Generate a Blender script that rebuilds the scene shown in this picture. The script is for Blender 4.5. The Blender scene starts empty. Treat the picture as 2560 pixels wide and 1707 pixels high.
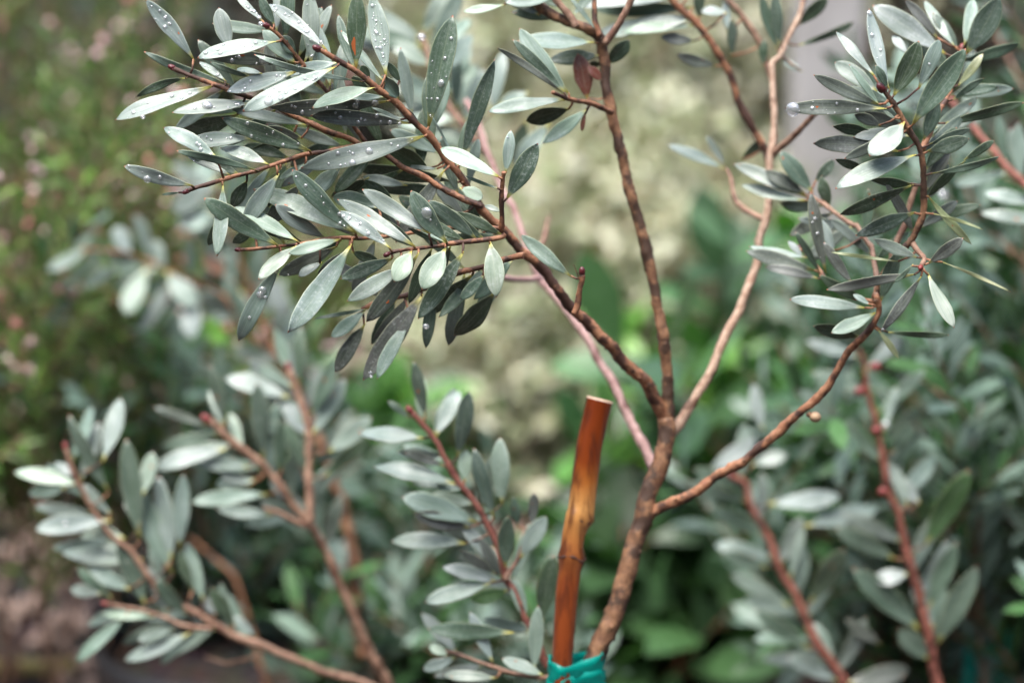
import bpy, math, random
from mathutils import Vector, Matrix, Euler, noise
C = bpy.context.scene.collection
S = bpy.context.scene
# ---------------------------------------------------------------- camera
PITCH = math.radians(14.0)
CAM = Vector((0, 0, 0.75))
LENS, SENS = 50.0, 22.5
cd = bpy.data.cameras.new('camera'); cam = bpy.data.objects.new('camera', cd); C.objects.link(cam)
cam.location = CAM; cam.rotation_euler = (math.pi/2 - PITCH, 0, 0)
cd.lens = LENS; cd.sensor_width = SENS; cd.clip_start = 0.05; cd.clip_end = 3000
cd.dof.use_dof = True; cd.dof.focus_distance = 1.097; cd.dof.aperture_fstop = 2.35; cd.dof.aperture_blades = 0
S.camera = cam
# ---------------------------------------------------------------- world, light
SUN_EL, SUN_AZ = 74.0, 215.0
w = bpy.data.worlds.new('World'); S.world = w; w.use_nodes = True
nt = w.node_tree; nt.nodes.clear()
sky = nt.nodes.new('ShaderNodeTexSky'); sky.sky_type = 'NISHITA'; sky.sun_disc = False
sky.sun_elevation = math.radians(SUN_EL); sky.sun_rotation = math.radians(SUN_AZ)
sky.air_density = 1.0; sky.dust_density = 4.0; sky.ozone_density = 0.6
bg = nt.nodes.new('ShaderNodeBackground'); bg.inputs['Strength'].default_value = 0.125
wo = nt.nodes.new('ShaderNodeOutputWorld')
hs = nt.nodes.new('ShaderNodeHueSaturation'); hs.inputs['Saturation'].default_value = 0.95
nt.links.new(sky.outputs[0], hs.inputs['Color']); nt.links.new(hs.outputs[0], bg.inputs[0]); nt.links.new(bg.outputs[0], wo.inputs[0])
sl = bpy.data.lights.new('sun', 'SUN'); sl.energy = 1.5; sl.angle = math.radians(35); sl.color = (1, .995, .98)
so = bpy.data.objects.new('sun', sl); C.objects.link(so)
so.rotation_euler = Euler((math.radians(90-SUN_EL), 0, math.radians(180-SUN_AZ)))
S.view_settings.view_transform = 'Standard'; S.view_settings.look = 'None'; S.view_settings.gamma = 1
S.view_settings.exposure = 1.75
S.cycles.max_bounces = 8; S.cycles.transparent_max_bounces = 12
# ---------------------------------------------------------------- projection helpers (reference pixels are 2560 x 1707)
R3 = Euler((math.pi/2 - PITCH, 0, 0)).to_matrix()
KX = SENS / LENS / 2560.0
def P(px, py, d):
    return CAM + R3 @ Vector(((px-1280)*KX*d, (853.5-py)*KX*d, -d))
def mm(px, d): return px*KX*d             # size in metres of px reference pixels at depth d
T = dict(A=(280,0,3.136), B=(700,0,3.136), Cc=(280,380,3.136), D=(700,380,3.136), E=(1150,0,3.136), F=(1150,380,3.136),
         G=(560,640,3.136), H=(1640,0,3.136), I=(2060,0,3.136), J=(1640,440,3.136), K=(2060,440,3.136), L=(1260,900,3.136),
         M=(1260,1307,3.92), N=(0,907,1.96), O=(600,907,1.96), S=(0,400,1.96), Q=(1760,907,1.96), X=(0,0,1.0))
T['C'] = T.pop('Cc')
def tp(t, x, y):
    a = T[t]; return a[0]+x/a[2], a[1]+y/a[2]
# ---------------------------------------------------------------- materials
def newmat(name):
    m = bpy.data.materials.new(name); m.use_nodes = True
    n = m.node_tree.nodes; l = m.node_tree.links
    return m, n, l, n['Principled BSDF']
def N(n, t, **k):
    x = n.new(t)
    for a, b in k.items():
        if a in x.inputs.keys(): x.inputs[a].default_value = b
        else: setattr(x, a, b)
    return x
def ramp(n, l, src, stops):
    r = n.new('ShaderNodeValToRGB'); e = r.color_ramp.elements
    while len(e) < len(stops): e.new(0.5)
    for k, (p, c) in enumerate(stops):
        e[k].position = p; e[k].color = (c[0], c[1], c[2], 1) if isinstance(c, tuple) else (c, c, c, 1)
    l.new(src, r.inputs[0]); return r.outputs[0]
def mixc(n, l, f, a, b, mode='MIX'):
    x = n.new('ShaderNodeMix'); x.data_type = 'RGBA'; x.blend_type = mode
    for s, i in ((f, 0), (a, 6), (b, 7)):
        if isinstance(s, (int, float)): x.inputs[i].default_value = s
        elif isinstance(s, tuple): x.inputs[i].default_value = (*s, 1)
        else: l.new(s, x.inputs[i])
    return x.outputs[2]
def math_(n, l, op, a, b=0.0):
    x = n.new('ShaderNodeMath'); x.operation = op
    for s, i in ((a, 0), (b, 1)):
        if isinstance(s, (int, float)): x.inputs[i].default_value = s
        else: l.new(s, x.inputs[i])
    return x.outputs[0]

def leaf_material(name, veins=True, rough=0.42, trans=0.14, spec=0.62):
    m, n, l, b = newmat(name)
    col = N(n, 'ShaderNodeAttribute', attribute_name='col'); aux = N(n, 'ShaderNodeAttribute', attribute_name='aux')
    sep = n.new('ShaderNodeSeparateColor'); l.new(aux.outputs['Color'], sep.inputs[0])
    u, v, mot = sep.outputs[0], sep.outputs[1], sep.outputs[2]     # along, |across|, mottling amount
    tc = n.new('ShaderNodeTexCoord')
    base = col.outputs['Color']
    nz = N(n, 'ShaderNodeTexNoise', Scale=650.0, Detail=5.0, Roughness=0.65); l.new(tc.outputs['Object'], nz.inputs['Vector'])
    nb = N(n, 'ShaderNodeTexNoise', Scale=110.0, Detail=4.0, Roughness=0.6); l.new(tc.outputs['Object'], nb.inputs['Vector'])
    light = mixc(n, l, 0.5, base, (0.62, 0.68, 0.64))
    dark = mixc(n, l, 1.0, base, (0.55, 0.66, 0.55), 'MULTIPLY')
    f1 = ramp(n, l, nz.outputs[0], [(0.50, 0.0), (0.66, 1.0)])
    f2 = ramp(n, l, nb.outputs[0], [(0.38, 0.0), (0.62, 1.0)])
    c1 = mixc(n, l, math_(n, l, 'MULTIPLY', f1, math_(n, l, 'ADD', 0.18, math_(n, l, 'MULTIPLY', mot, 0.9))), base, light)
    c2 = mixc(n, l, math_(n, l, 'MULTIPLY', f2, math_(n, l, 'ADD', 0.35, math_(n, l, 'MULTIPLY', mot, 0.6))), c1, dark)
    if veins:
        cv = n.new('ShaderNodeCombineXYZ'); l.new(math_(n, l, 'MULTIPLY', u, 3.0), cv.inputs[0]); l.new(math_(n, l, 'SUBTRACT', math_(n, l, 'MULTIPLY', v, 11.0), math_(n, l, 'MULTIPLY', u, 4.0)), cv.inputs[1])
        oi = n.new('ShaderNodeObjectInfo'); l.new(math_(n, l, 'ADD', math_(n, l, 'MULTIPLY', oi.outputs['Random'], 50.0), mot), cv.inputs[2])
        nv = N(n, 'ShaderNodeTexNoise', Scale=1.0, Detail=3.0); l.new(cv.outputs[0], nv.inputs['Vector'])
        c2 = mixc(n, l, math_(n, l, 'MULTIPLY', ramp(n, l, nv.outputs[0], [(0.5, 0.0), (0.7, 1.0)]), 0.28), c2, light)
        nw = N(n, 'ShaderNodeTexNoise', Scale=0.45, Detail=2.0); l.new(cv.outputs[0], nw.inputs['Vector'])
        c2 = mixc(n, l, math_(n, l, 'MULTIPLY', ramp(n, l, nw.outputs[0], [(0.45, 0.0), (0.65, 1.0)]), 0.45), c2, dark)
        mid = ramp(n, l, v, [(0.0, 1.0), (0.075, 0.0)])
        c3 = mixc(n, l, math_(n, l, 'MULTIPLY', mid, 0.45), c2, mixc(n, l, 0.45, base, (0.40, 0.46, 0.30)))
        edge = ramp(n, l, v, [(0.90, 0.0), (0.96, 1.0)])
        c4 = mixc(n, l, math_(n, l, 'MULTIPLY', edge, 0.75), c3, mixc(n, l, 0.4, base, (0.50, 0.52, 0.28)))
        bs = ramp(n, l, u, [(0.05, 1.0), (0.15, 0.0)])
        c5 = mixc(n, l, bs, c4, (0.46, 0.43, 0.10))
        ti = ramp(n, l, u, [(0.975, 0.0), (0.992, 1.0)])
        c2 = mixc(n, l, ti, c5, (0.42, 0.16, 0.09))
    l.new(c2, b.inputs['Base Color'])
    rr = ramp(n, l, nb.outputs[0], [(0.3, rough-0.10), (0.7, rough+0.12)]); l.new(rr, b.inputs['Roughness'])
    b.inputs['IOR'].default_value = 1.5; b.inputs['Specular IOR Level'].default_value = spec
    bp = N(n, 'ShaderNodeBump', Strength=0.25, Distance=0.0004); l.new(nz.outputs[0], bp.inputs['Height']); l.new(bp.outputs[0], b.inputs['Normal'])
    tr = n.new('ShaderNodeBsdfTranslucent'); l.new(mixc(n, l, 1.0, c2, (0.75, 1.0, 0.4), 'MULTIPLY'), tr.inputs[0])
    ms = n.new('ShaderNodeMixShader'); ms.inputs[0].default_value = trans
    l.new(b.outputs[0], ms.inputs[1]); l.new(tr.outputs[0], ms.inputs[2]); l.new(ms.outputs[0], n['Material Output'].inputs[0])
    return m
M_leaf = leaf_material('silver_leaf')
M_soft = leaf_material('soft_leaf', veins=False, spec=0.25)
M_gloss = leaf_material('glossy_leaf', veins=False, rough=0.36, trans=0.25)

def bark_material(name, a, b_, dark, scale=260.0, dk=0.55):
    m, n, l, b = newmat(name)
    tc = n.new('ShaderNodeTexCoord')
    n1 = N(n, 'ShaderNodeTexNoise', Scale=scale, Detail=6.0, Roughness=0.7); l.new(tc.outputs['Object'], n1.inputs[0])
    n2 = N(n, 'ShaderNodeTexNoise', Scale=scale*0.35, Detail=4.0, Roughness=0.6); l.new(tc.outputs['Object'], n2.inputs[0])
    n3 = N(n, 'ShaderNodeTexVoronoi', Scale=scale*0.9); l.new(tc.outputs['Object'], n3.inputs['Vector'])
    c = mixc(n, l, ramp(n, l, n1.outputs[0], [(0.4, 0.0), (0.62, 1.0)]), a, b_)
    c = mixc(n, l, math_(n, l, 'MULTIPLY', ramp(n, l, n2.outputs[0], [(dk-0.06, 0.0), (dk+0.03, 1.0)]), 0.9), c, dark)
    c = mixc(n, l, math_(n, l, 'MULTIPLY', ramp(n, l, n3.outputs[0], [(0.0, 1.0), (0.28, 0.0)]), 0.45), c, dark)
    l.new(c, b.inputs['Base Color']); b.inputs['Roughness'].default_value = 0.6
    bp = N(n, 'ShaderNodeBump', Strength=0.7, Distance=0.001); l.new(n1.outputs[0], bp.inputs['Height']); l.new(bp.outputs[0], b.inputs['Normal'])
    return m
M_bark = bark_material('brown_bark', (0.24, 0.095, 0.045), (0.38, 0.19, 0.10), (0.040, 0.018, 0.013), dk=0.52)
M_trunk = bark_material('trunk_bark', (0.18, 0.085, 0.045), (0.32, 0.17, 0.085), (0.045, 0.024, 0.015), dk=0.52)
M_light = bark_material('pale_bark', (0.32, 0.19, 0.125), (0.50, 0.36, 0.26), (0.12, 0.055, 0.03), dk=0.6)
M_pink = bark_material('pink_bark', (0.34, 0.19, 0.17), (0.50, 0.33, 0.30), (0.16, 0.07, 0.06), dk=0.62)
M_red = bark_material('red_bark', (0.17, 0.048, 0.032), (0.27, 0.10, 0.065), (0.07, 0.02, 0.014), dk=0.6)
M_rust = bark_material('rust_bark', (0.19, 0.10, 0.062), (0.34, 0.21, 0.14), (0.12, 0.05, 0.03), dk=0.6)
def flat(name, c, rough=0.5, spec=0.5, **k):
    m, n, l, b = newmat(name)
    tc = n.new('ShaderNodeTexCoord'); z = N(n, 'ShaderNodeTexNoise', Scale=k.get('scale', 120.0), Detail=4.0); l.new(tc.outputs['Object'], z.inputs[0])
    l.new(mixc(n, l, z.outputs[0], tuple(x*0.6 for x in c), tuple(min(1, x*1.35) for x in c)), b.inputs['Base Color'])
    b.inputs['Roughness'].default_value = rough; b.inputs['Specular IOR Level'].default_value = spec
    return m
M_bud = flat('dark_red_bud', (0.10, 0.018, 0.02), 0.35, scale=900)
M_redbud = flat('red_bud', (0.20, 0.035, 0.03), 0.4)
M_spot = flat('brown_leaf_spot', (0.40, 0.11, 0.03), 0.5)
M_seed = flat('tan_gall', (0.45, 0.30, 0.18), 0.6)
def water():
    m, n, l, b = newmat('water_drop')
    b.inputs['Base Color'].default_value = (0.85, 0.88, 0.88, 1); b.inputs['Roughness'].default_value = 0.06; b.inputs['Specular IOR Level'].default_value = 1.0  # near-white colour paints in the sky light a drop would gather
    gl = n.new('ShaderNodeBsdfGlossy'); gl.inputs['Roughness'].default_value = 0.08
    tr = n.new('ShaderNodeBsdfTransparent')
    m1 = n.new('ShaderNodeMixShader'); m1.inputs[0].default_value = 0.5; l.new(b.outputs[0], m1.inputs[1]); l.new(gl.outputs[0], m1.inputs[2])
    m2 = n.new('ShaderNodeMixShader'); m2.inputs[0].default_value = 0.42; l.new(tr.outputs[0], m2.inputs[1]); l.new(m1.outputs[0], m2.inputs[2])
    l.new(m2.outputs[0], n['Material Output'].inputs[0])
    return m
M_water = water()
HUE = dict(s=(0.252, 0.308, 0.280), g=(0.105, 0.158, 0.115), d=(0.072, 0.115, 0.065), p=(0.31, 0.385, 0.315),
           u=(0.150, 0.165, 0.145), k=(0.20, 0.05, 0.028), t=(0.40, 0.20, 0.12), l=(0.14, 0.36, 0.03), y=(0.30, 0.33, 0.16), m=(0.235, 0.315, 0.27))
# ---------------------------------------------------------------- mesh helpers
class MB:
    """collects geometry, one material slot per face, with leaf colour attributes"""
    def __init__(s): s.v = []; s.f = []; s.mi = []; s.c = []; s.a = []; s.mats = []
    def mat(s, m):
        if m not in s.mats: s.mats.append(m)
        return s.mats.index(m)
    def add(s, vs, fs, m, col=(0.2, 0.2, 0.2), aux=None):
        o = len(s.v); s.v += vs; k = s.mat(m)
        for f in fs: s.f.append(tuple(i+o for i in f)); s.mi.append(k)
        s.c += [(*col, 1.0)]*len(vs); s.a += (aux if aux else [(0.5, 0.5, 0, 1)]*len(vs))
    def build(s, name, parent=None, smooth=True):
        me = bpy.data.meshes.new(name); o0 = parent_origin(parent)
        me.from_pydata([tuple(Vector(p)-o0) for p in s.v], [], s.f)
        for m in s.mats: me.materials.append(m)
        me.polygons.foreach_set('material_index', s.mi)
        me.polygons.foreach_set('use_smooth', [smooth]*len(s.f))
        for nm, dat in (('col', s.c), ('aux', s.a)):
            at = me.attributes.new(nm, 'FLOAT_COLOR', 'POINT'); at.data.foreach_set('color', [x for q in dat for x in q])
        me.update()
        ob = bpy.data.objects.new(name, me); C.objects.link(ob)
        if parent: ob.parent = parent
        return ob
ORI = {}
def parent_origin(p):
    o = Vector((0, 0, 0))
    while p is not None: o = o + p.location; p = p.parent
    return o
def tag(o, label=None, cat=None, group=None, kind=None):
    for k, v in (('label', label), ('category', cat), ('group', group), ('kind', kind)):
        if v: o[k] = v
    return o
def thing(name, loc, label, cat, group=None):
    o = bpy.data.objects.new(name, None); C.objects.link(o); o.location = loc; o.empty_display_size = 0.02
    return tag(o, label, cat, group)
def catmull(pts, n=6):
    out = []
    q = [pts[0]] + pts + [pts[-1]]
    for i in range(1, len(q)-2):
        a, b, c, d = [Vector(x) for x in q[i-1:i+3]]
        for k in range(n):
            t = k/n
            out.append(0.5*((2*b)+(c-a)*t+(2*a-5*b+4*c-d)*t*t+(3*b-a-3*c+d)*t*t*t))
    out.append(Vector(q[-2])); return out
def frames(pts):
    fr = []; up = None
    for i, p in enumerate(pts):
        t = (pts[min(i+1, len(pts)-1)]-pts[max(i-1, 0)])
        if t.length < 1e-9: t = Vector((0, 0, 1))
        t.normalize()
        if up is None: up = t.orthogonal().normalized()
        else:
            up = up - t*up.dot(t)
            up = up.normalized() if up.length > 1e-6 else t.orthogonal().normalized()
        fr.append((t, up, t.cross(up)))
    return fr
def tube(mb, pts, rad, m, seg=10, rough=0.0, nodes=0.0, seed=0.0, cap=True):
    """pts: Vectors, rad: per-point radius; rough: relative bark unevenness; nodes: leaf-scar swellings"""
    fr = frames(pts); vs = []; fs = []; s = 0.0
    for i, p in enumerate(pts):
        if i: s += (p-pts[i-1]).length
        t, a, b = fr[i]
        for k in range(seg):
            an = 2*math.pi*k/seg
            d = a*math.cos(an)+b*math.sin(an)
            r = rad[i]
            if rough:
                q = p+d*r
                r *= 1+rough*0.8*noise.noise(q*420+Vector((seed, 0, 0)))+rough*0.8*noise.noise(q*190+Vector((0, 0, seed)))+rough*0.7*noise.noise(q*80+Vector((0, seed, 0)))
            if nodes:
                sw = s/nodes+0.45*math.sin(s/nodes*1.7+seed); ph = sw % 1.0; kk = math.floor(sw); side = math.cos(an-2.4*kk)
                r *= 1+(0.16+0.14*math.sin(kk*3.1+seed))*max(0, side)**2*math.exp(-((ph-0.5)/0.13)**2)
            vs.append(p+d*r)
    for i in range(len(pts)-1):
        for k in range(seg):
            fs.append((i*seg+k, i*seg+(k+1) % seg, (i+1)*seg+(k+1) % seg, (i+1)*seg+k))
    if cap:
        fs.append(tuple(range(seg))[::-1]); fs.append(tuple((len(pts)-1)*seg+k for k in range(seg)))
    mb.add(vs, fs, m)
def resample(pts, rad, step):
    op = [pts[0]]; orr = [rad[0]]
    for i in range(1, len(pts)):
        L = (pts[i]-pts[i-1]).length; n = max(1, int(L/step))
        for k in range(1, n+1):
            op.append(pts[i-1].lerp(pts[i], k/n)); orr.append(rad[i-1]+(rad[i]-rad[i-1])*k/n)
    return op, orr
def blob(mb, c, r, m, axis=Vector((0, 0, 1)), stretch=1.0, rings=6, seg=8, jag=0.0, flat_=0.0):
    t = axis.normalized(); a = t.orthogonal().normalized(); b = t.cross(a); vs = [c+t*r*stretch]; fs = []
    for i in range(1, rings):
        th = math.pi*i/rings
        for k in range(seg):
            an = 2*math.pi*k/seg+0.4*i
            rr = r*(1+jag*(((i+k) % 2)-0.5))
            z = math.cos(th)
            if flat_ and z < 0: z *= 1-flat_
            vs.append(c+t*z*r*stretch+(a*math.cos(an)+b*math.sin(an))*rr*math.sin(th))
    vs.append(c-t*r*stretch*(1-flat_))
    for k in range(seg): fs.append((0, 1+k, 1+(k+1) % seg))
    for i in range(rings-2):
        for k in range(seg):
            fs.append((1+i*seg+k, 1+(i+1)*seg+k, 1+(i+1)*seg+(k+1) % seg, 1+i*seg+(k+1) % seg))
    e = len(vs)-1; o = 1+(rings-2)*seg
    for k in range(seg): fs.append((o+k, e, o+(k+1) % seg))
    mb.add(vs, fs, m)
def prof(u, blunt=0.0):
    # outline of a lance-shaped leaf, 0..1
    if u < 0.05: return 0.06
    x = min(1.0, (u-0.04)/0.96)
    p, q = 1.0, 0.84-0.24*blunt
    xm = p/(p+q)
    return max(0.015, x**p*(1-x)**q/(xm**p*(1-xm)**q))
def leaf(mb, base, axis, nrm, L, W, hue, rnd, mot=0.0, bend=0.0, side=0.0, cup=0.14, nu=13, thick=0.00035, m=None, drops=0, blunt=0.0, curl=0.0, spot=None, big=None, twist=0.0):
    """one leaf: base point, unit axis, visible normal, length, width in metres; closed two-sided blade with a margin"""
    m = m or M_leaf
    t = axis.normalized(); n = (nrm-t*nrm.dot(t)).normalized(); b = t.cross(n)
    col = tuple(max(0.01, h*rnd.uniform(0.955, 1.045)) for h in hue)
    g = rnd.uniform(0.85, 1.13); col = tuple(c*g for c in col)
    wob = rnd.uniform(0, 50)
    cols = (-1, -0.93, -0.5, 0, 0.5, 0.93, 1) if thick else (-1, 0, 1)
    nc = len(cols)
    def pt(u, v, off=0.0):
        w = prof(u, blunt)*W/2*(1+0.10*noise.noise(Vector((u*5.5+wob, 3.0 if v > 0 else 7.0, wob)))*(1 if v else 0))
        wav = 0.012*L*math.sin(u*9+col[0]*90)*v
        tw = twist*(u-0.3)
        bb = b*math.cos(tw)+n*math.sin(tw); nn = n*math.cos(tw)-b*math.sin(tw)
        c = base+t*(u*L)+n*(bend*L*(u-u*u*1.0)*4*0.25-curl*L*max(0, u-0.55)**2)+b*(side*L*4*u*(1-u)*0.25)
        return c+bb*(v*w)+nn*(cup*abs(v)**1.15*w+wav+off)
    vs = []; aux = []; fs = []
    layers = (thick/2, -thick/2) if thick else (0.0,)
    for ly in layers:
        for i in range(nu):
            u = i/(nu-1); u = u**0.9 if u < 1 else 1
            for v in cols:
                vs.append(pt(u, v, ly*(0.35 if abs(v) == 1 else 1))); aux.append((u, abs(v), mot, 1))
    for li in range(len(layers)):
        o = li*nu*nc
        for i in range(nu-1):
            for k in range(nc-1):
                q = (o+i*nc+k, o+i*nc+k+1, o+(i+1)*nc+k+1, o+(i+1)*nc+k)
                fs.append(q if li == 0 else q[::-1])
    if len(layers) == 2:
        o = nu*nc
        for i in range(nu-1):
            for k in (0, nc-1):
                q = (i*nc+k, (i+1)*nc+k, o+(i+1)*nc+k, o+i*nc+k); fs.append(q if k == 0 else q[::-1])
        for k in range(nc-1):
            fs.append((k+1, k, o+k, o+k+1)); e = (nu-1)*nc+k; fs.append((e, e+1, o+e+1, o+e))
    mb.add(vs, fs, m, col, aux)
    def drop(u, v, r, hgt=0.55):
        p = pt(u, v, thick/2); e = 0.01
        nn = (pt(u+e, v)-pt(u-e, v)).cross(pt(u, v+0.05)-pt(u, v-0.05))
        nn = nn.normalized() if nn.length > 0 else n
        if nn.dot(n) < 0: nn = -nn
        blob(mb, p+nn*r*0.10, r, M_water, nn, hgt, rings=5, seg=8)
    for k in range(int(drops*0.8)):
        u = rnd.uniform(0.1, 0.95); v = rnd.uniform(-0.85, 0.85)
        drop(u, v, 0.00016*math.exp(abs(rnd.gauss(0, 0.95)))*rnd.uniform(0.8, 1.5))
    if big:
        for (u, v, r) in big: drop(u, v, r, 0.6)
    if spot:
        u0, v0, su, sv = spot
        vv = [pt(u0, v0, thick/2+0.00012)]; K = 14
        for k in range(K):
            a = 2*math.pi*k/K; j = 1+0.25*math.sin(3*a)
            vv.append(pt(u0+su*math.cos(a)*j, max(-0.9, min(0.9, v0+sv*math.sin(a)*j)), thick/2+0.0001))
        mb.add(vv, [(0, 1+k, 1+(k+1) % K) for k in range(K)], M_spot)
# ---------------------------------------------------------------- traced branches: id | bark | width0 width1 (px) | depth0 depth1 (m) | points (reference px), root end first
BR = {}
def branch_rows(plant, txt):
    for ln in txt.strip().splitlines():
        i, bark, ws, ds, pts = [q.strip() for q in ln.split('|')]
        w0, w1 = map(float, ws.split()); d0, d1 = map(float, ds.split())
        p = [tuple(map(float, q.split(','))) for q in pts.split()]
        BR[i] = dict(plant=plant, bark=bark, w=(w0, w1), d=(d0, d1), p=p)
branch_rows('main', '''
TR|trunk|52 43|1.20 1.20|1440,1790 1462,1712 1482,1649 1525,1552 1566,1435 1593,1340 1611,1292 1627,1219 1650,1155 1668,1091 1664,1043
MA|brown|33 13|1.20 1.088|1662,1060 1655,1043 1639,1005 1611,954 1572,912 1545,888 1468,806 1402,740 1351,668 1303,622 1255,571 1214,533 1175,476 1146,430 1115,399 1085,355 1060,325 1032,297 987,252 939,220 891,179 843,150 800,126
MB|trunk|30 24|1.20 1.165|1666,1060 1671,996 1668,932 1662,878 1657,806 1647,755 1632,679 1611,602 1586,515 1552,380 1533,303 1526,255 1517,207 1514,172 1510,128 1500,98 1469,77 1431,57 1380,32 1329,0 1280,-40
MBa|rust|20 13|1.168 1.16|1510,112 1539,70 1561,35 1577,0 1592,-34
MBb|brown|16 9|1.172 1.13|1529,283 1500,270 1469,255 1421,246 1383,230
MBc|rust|22 16|1.166 1.165|1440,70 1424,40 1396,5 1370,-35
MBe|brown|16 12|1.166 1.165|1500,92 1488,55 1488,10 1484,-36
C|pale|26 14|1.215 1.25|1655,1110 1688,1077 1734,1000 1769,939 1800,872 1841,786 1882,689 1897,612 1912,551 1922,470 1924,395 1933,351 1933,271 1933,207 1930,159 1952,137 1978,80 1997,41 2007,0 2012,-36
C2|brown|22 17|1.248 1.225|1923,420 1921,392 1895,344 1870,303 1844,249 1828,198 1799,143 1768,96 1736,54 1704,26 1681,0 1660,-36
C3|rust|15 13|1.262 1.26|1929,205 1912,140 1895,99 1863,48 1819,0 1800,-30
C4|rust|18 14|1.24 1.20|1930,395 1946,376 1991,335 2029,293 2060,262
C5|rust|17 8|1.236 1.26|1912,551 1882,536 1844,507 1831,472 1828,446 1815,421
DB|brown|28 15|1.20 1.14|1625,1290 1643,1276 1706,1244 1760,1213 1862,1147 1964,1060 2041,999 2092,925 2124,877 2165,835 2188,800 2197,775 2188,738
E1|dark|20 13|1.145 1.115|2188,745 2205,700 2235,650 2268,612 2285,594 2296,568 2309,529 2309,488 2309,462 2306,415 2296,367 2277,335 2255,293 2232,258 2208,228
F1|brown|15 12|1.13 1.16|2304,375 2312,352 2321,338 2341,287 2369,239 2388,191 2398,143 2402,122
E2|rust|16 10|1.14 1.12|2276,598 2296,628 2312,647 2304,666
E3|rust|15 15|1.17 1.17|2215,690 2245,599 2264,561 2278,500 2290,460
C6|rust|15 10|1.14 1.20|2191,755 2190,695 2181,622 2168,606 2143,564 2131,561 2086,532 2045,501 2019,491
C7|brown|12 9|1.145 1.185|2188,755 2120,738 2070,705 2051,682 2029,650 2002,622
T1|brown|16 11|1.122 1.115|1205,518 1178,505 1146,492 1099,469 1055,440 1006,415 961,383 923,376 872,348 828,332 780,309 741,293 690,268 637,249 599,236 551,217 503,198 459,182 436,172
T2|brown|12 10|1.12 1.10|900,362 850,372 796,382 758,389 695,408 631,430 567,446 487,469 470,476
T3|brown|11 9|1.125 1.108|1250,570 1200,568 1159,570 1118,571 1040,580 960,592 904,597 859,594 800,600 741,611 700,616 695,616 618,624 600,625
T4|brown|13 9.5|1.105 1.085|1262,588 1252,594 1200,600 1146,606 1083,616 1035,622 987,629 973,634
T5|brown|16 13|1.115 1.14|1310,640 1303,641 1277,645 1246,654 1207,667 1150,683 1099,702 1044,728 1010,740 960,752 905,775
T6|pink|25 14|1.24 1.31|1640,1185 1620,1142 1595,1091 1563,1028 1534,957 1499,900 1453,826 1411,769 1373,724 1348,696 1325,640 1309,587 1284,523 1271,501 1240,440 1220,383 1195,310 1165,250
T6b|pink|15 12|1.262 1.20|1345,697 1303,699 1271,696 1220,690 1180,690
T6c|rust|17 13|1.31 1.33|1220,383 1175,335 1150,300 1124,265 1090,200 1067,128 1052,85
T7|brown|14 11|1.103 1.09|1252,572 1254,559 1255,508 1258,444 1258,430
T8|brown|15 14|1.135 1.13|1436,785 1443,763 1447,731 1453,699 1454,686
T8b|dark|5 2|1.13 1.128|1447,700 1442,684 1434,661
T9|brown|12 9.5|1.13 1.105|930,376 890,325 860,280 830,245 805,214 757,159 717,112 691,83 672,68
T11|rust|15 10|1.262 1.33|1325,645 1348,620 1360,597 1366,565 1373,539
''')
branch_rows('left', '''
N1|rust|24 12|1.38 1.335|1150,1800 960,1730 906,1703 804,1677 702,1636 650,1610 612,1601 531,1560 485,1530 423,1499 367,1438 327,1376 270,1330 219,1250 184,1175 166,1120
N1b|rust|14 8|1.345 1.34|531,1570 459,1565 408,1540 332,1519 268,1509
N1c|rust|9 6|1.375 1.40|653,1637 577,1657 545,1650 515,1641
''')
branch_rows('mid', '''
S1|rust|25 18|1.40 1.36|1010,1830 967,1707 932,1637 901,1580 875,1519 850,1458 815,1382 779,1315 760,1290 730,1259 702,1213 663,1172 610,1127 561,1086 525,1055
S3|rust|22 16|1.365 1.375|775,1310 776,1285 774,1193 774,1121 768,1060 748,989 722,927
S3b|rust|14 9|1.37 1.37|773,1270 770,1220 760,1180 748,1160
S1b|rust|16 9|1.37 1.36|770,1315 730,1300 702,1285 660,1270
''')
branch_rows('low', '''
O1|red|20 14|1.22 1.24|1400,1760 1385,1690 1360,1645 1350,1621 1319,1560 1289,1478 1263,1443 1243,1366 1217,1310 1192,1264 1156,1213 1115,1152 1090,1101 1059,1060 1031,1031
O1b|rust|13 8|1.225 1.235|1265,1450 1273,1430 1294,1397 1309,1346 1309,1310
O1c|rust|12 8|1.20 1.23|1370,1690 1355,1693 1279,1682 1238,1667 1161,1641 1110,1625
''')
branch_rows('right', '''
Q1|red|28 12|1.40 1.385|2375,1830 2346,1707 2331,1631 2316,1560 2296,1478 2270,1391 2250,1304 2219,1223 2209,1152 2194,1070 2168,973 2158,907 2146,872
Q2|red|26 16|1.42 1.43|2135,1800 2107,1707 2087,1672 2046,1611 2015,1550 1985,1483 1944,1407 1913,1330 1877,1264 1867,1213 1836,1193
''')
branch_rows('far', '''
G1|red|22 14|1.30 1.36|2640,580 2600,500 2560,459 2522,424 2475,367 2427,309 2382,255 2350,200
''')
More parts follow.
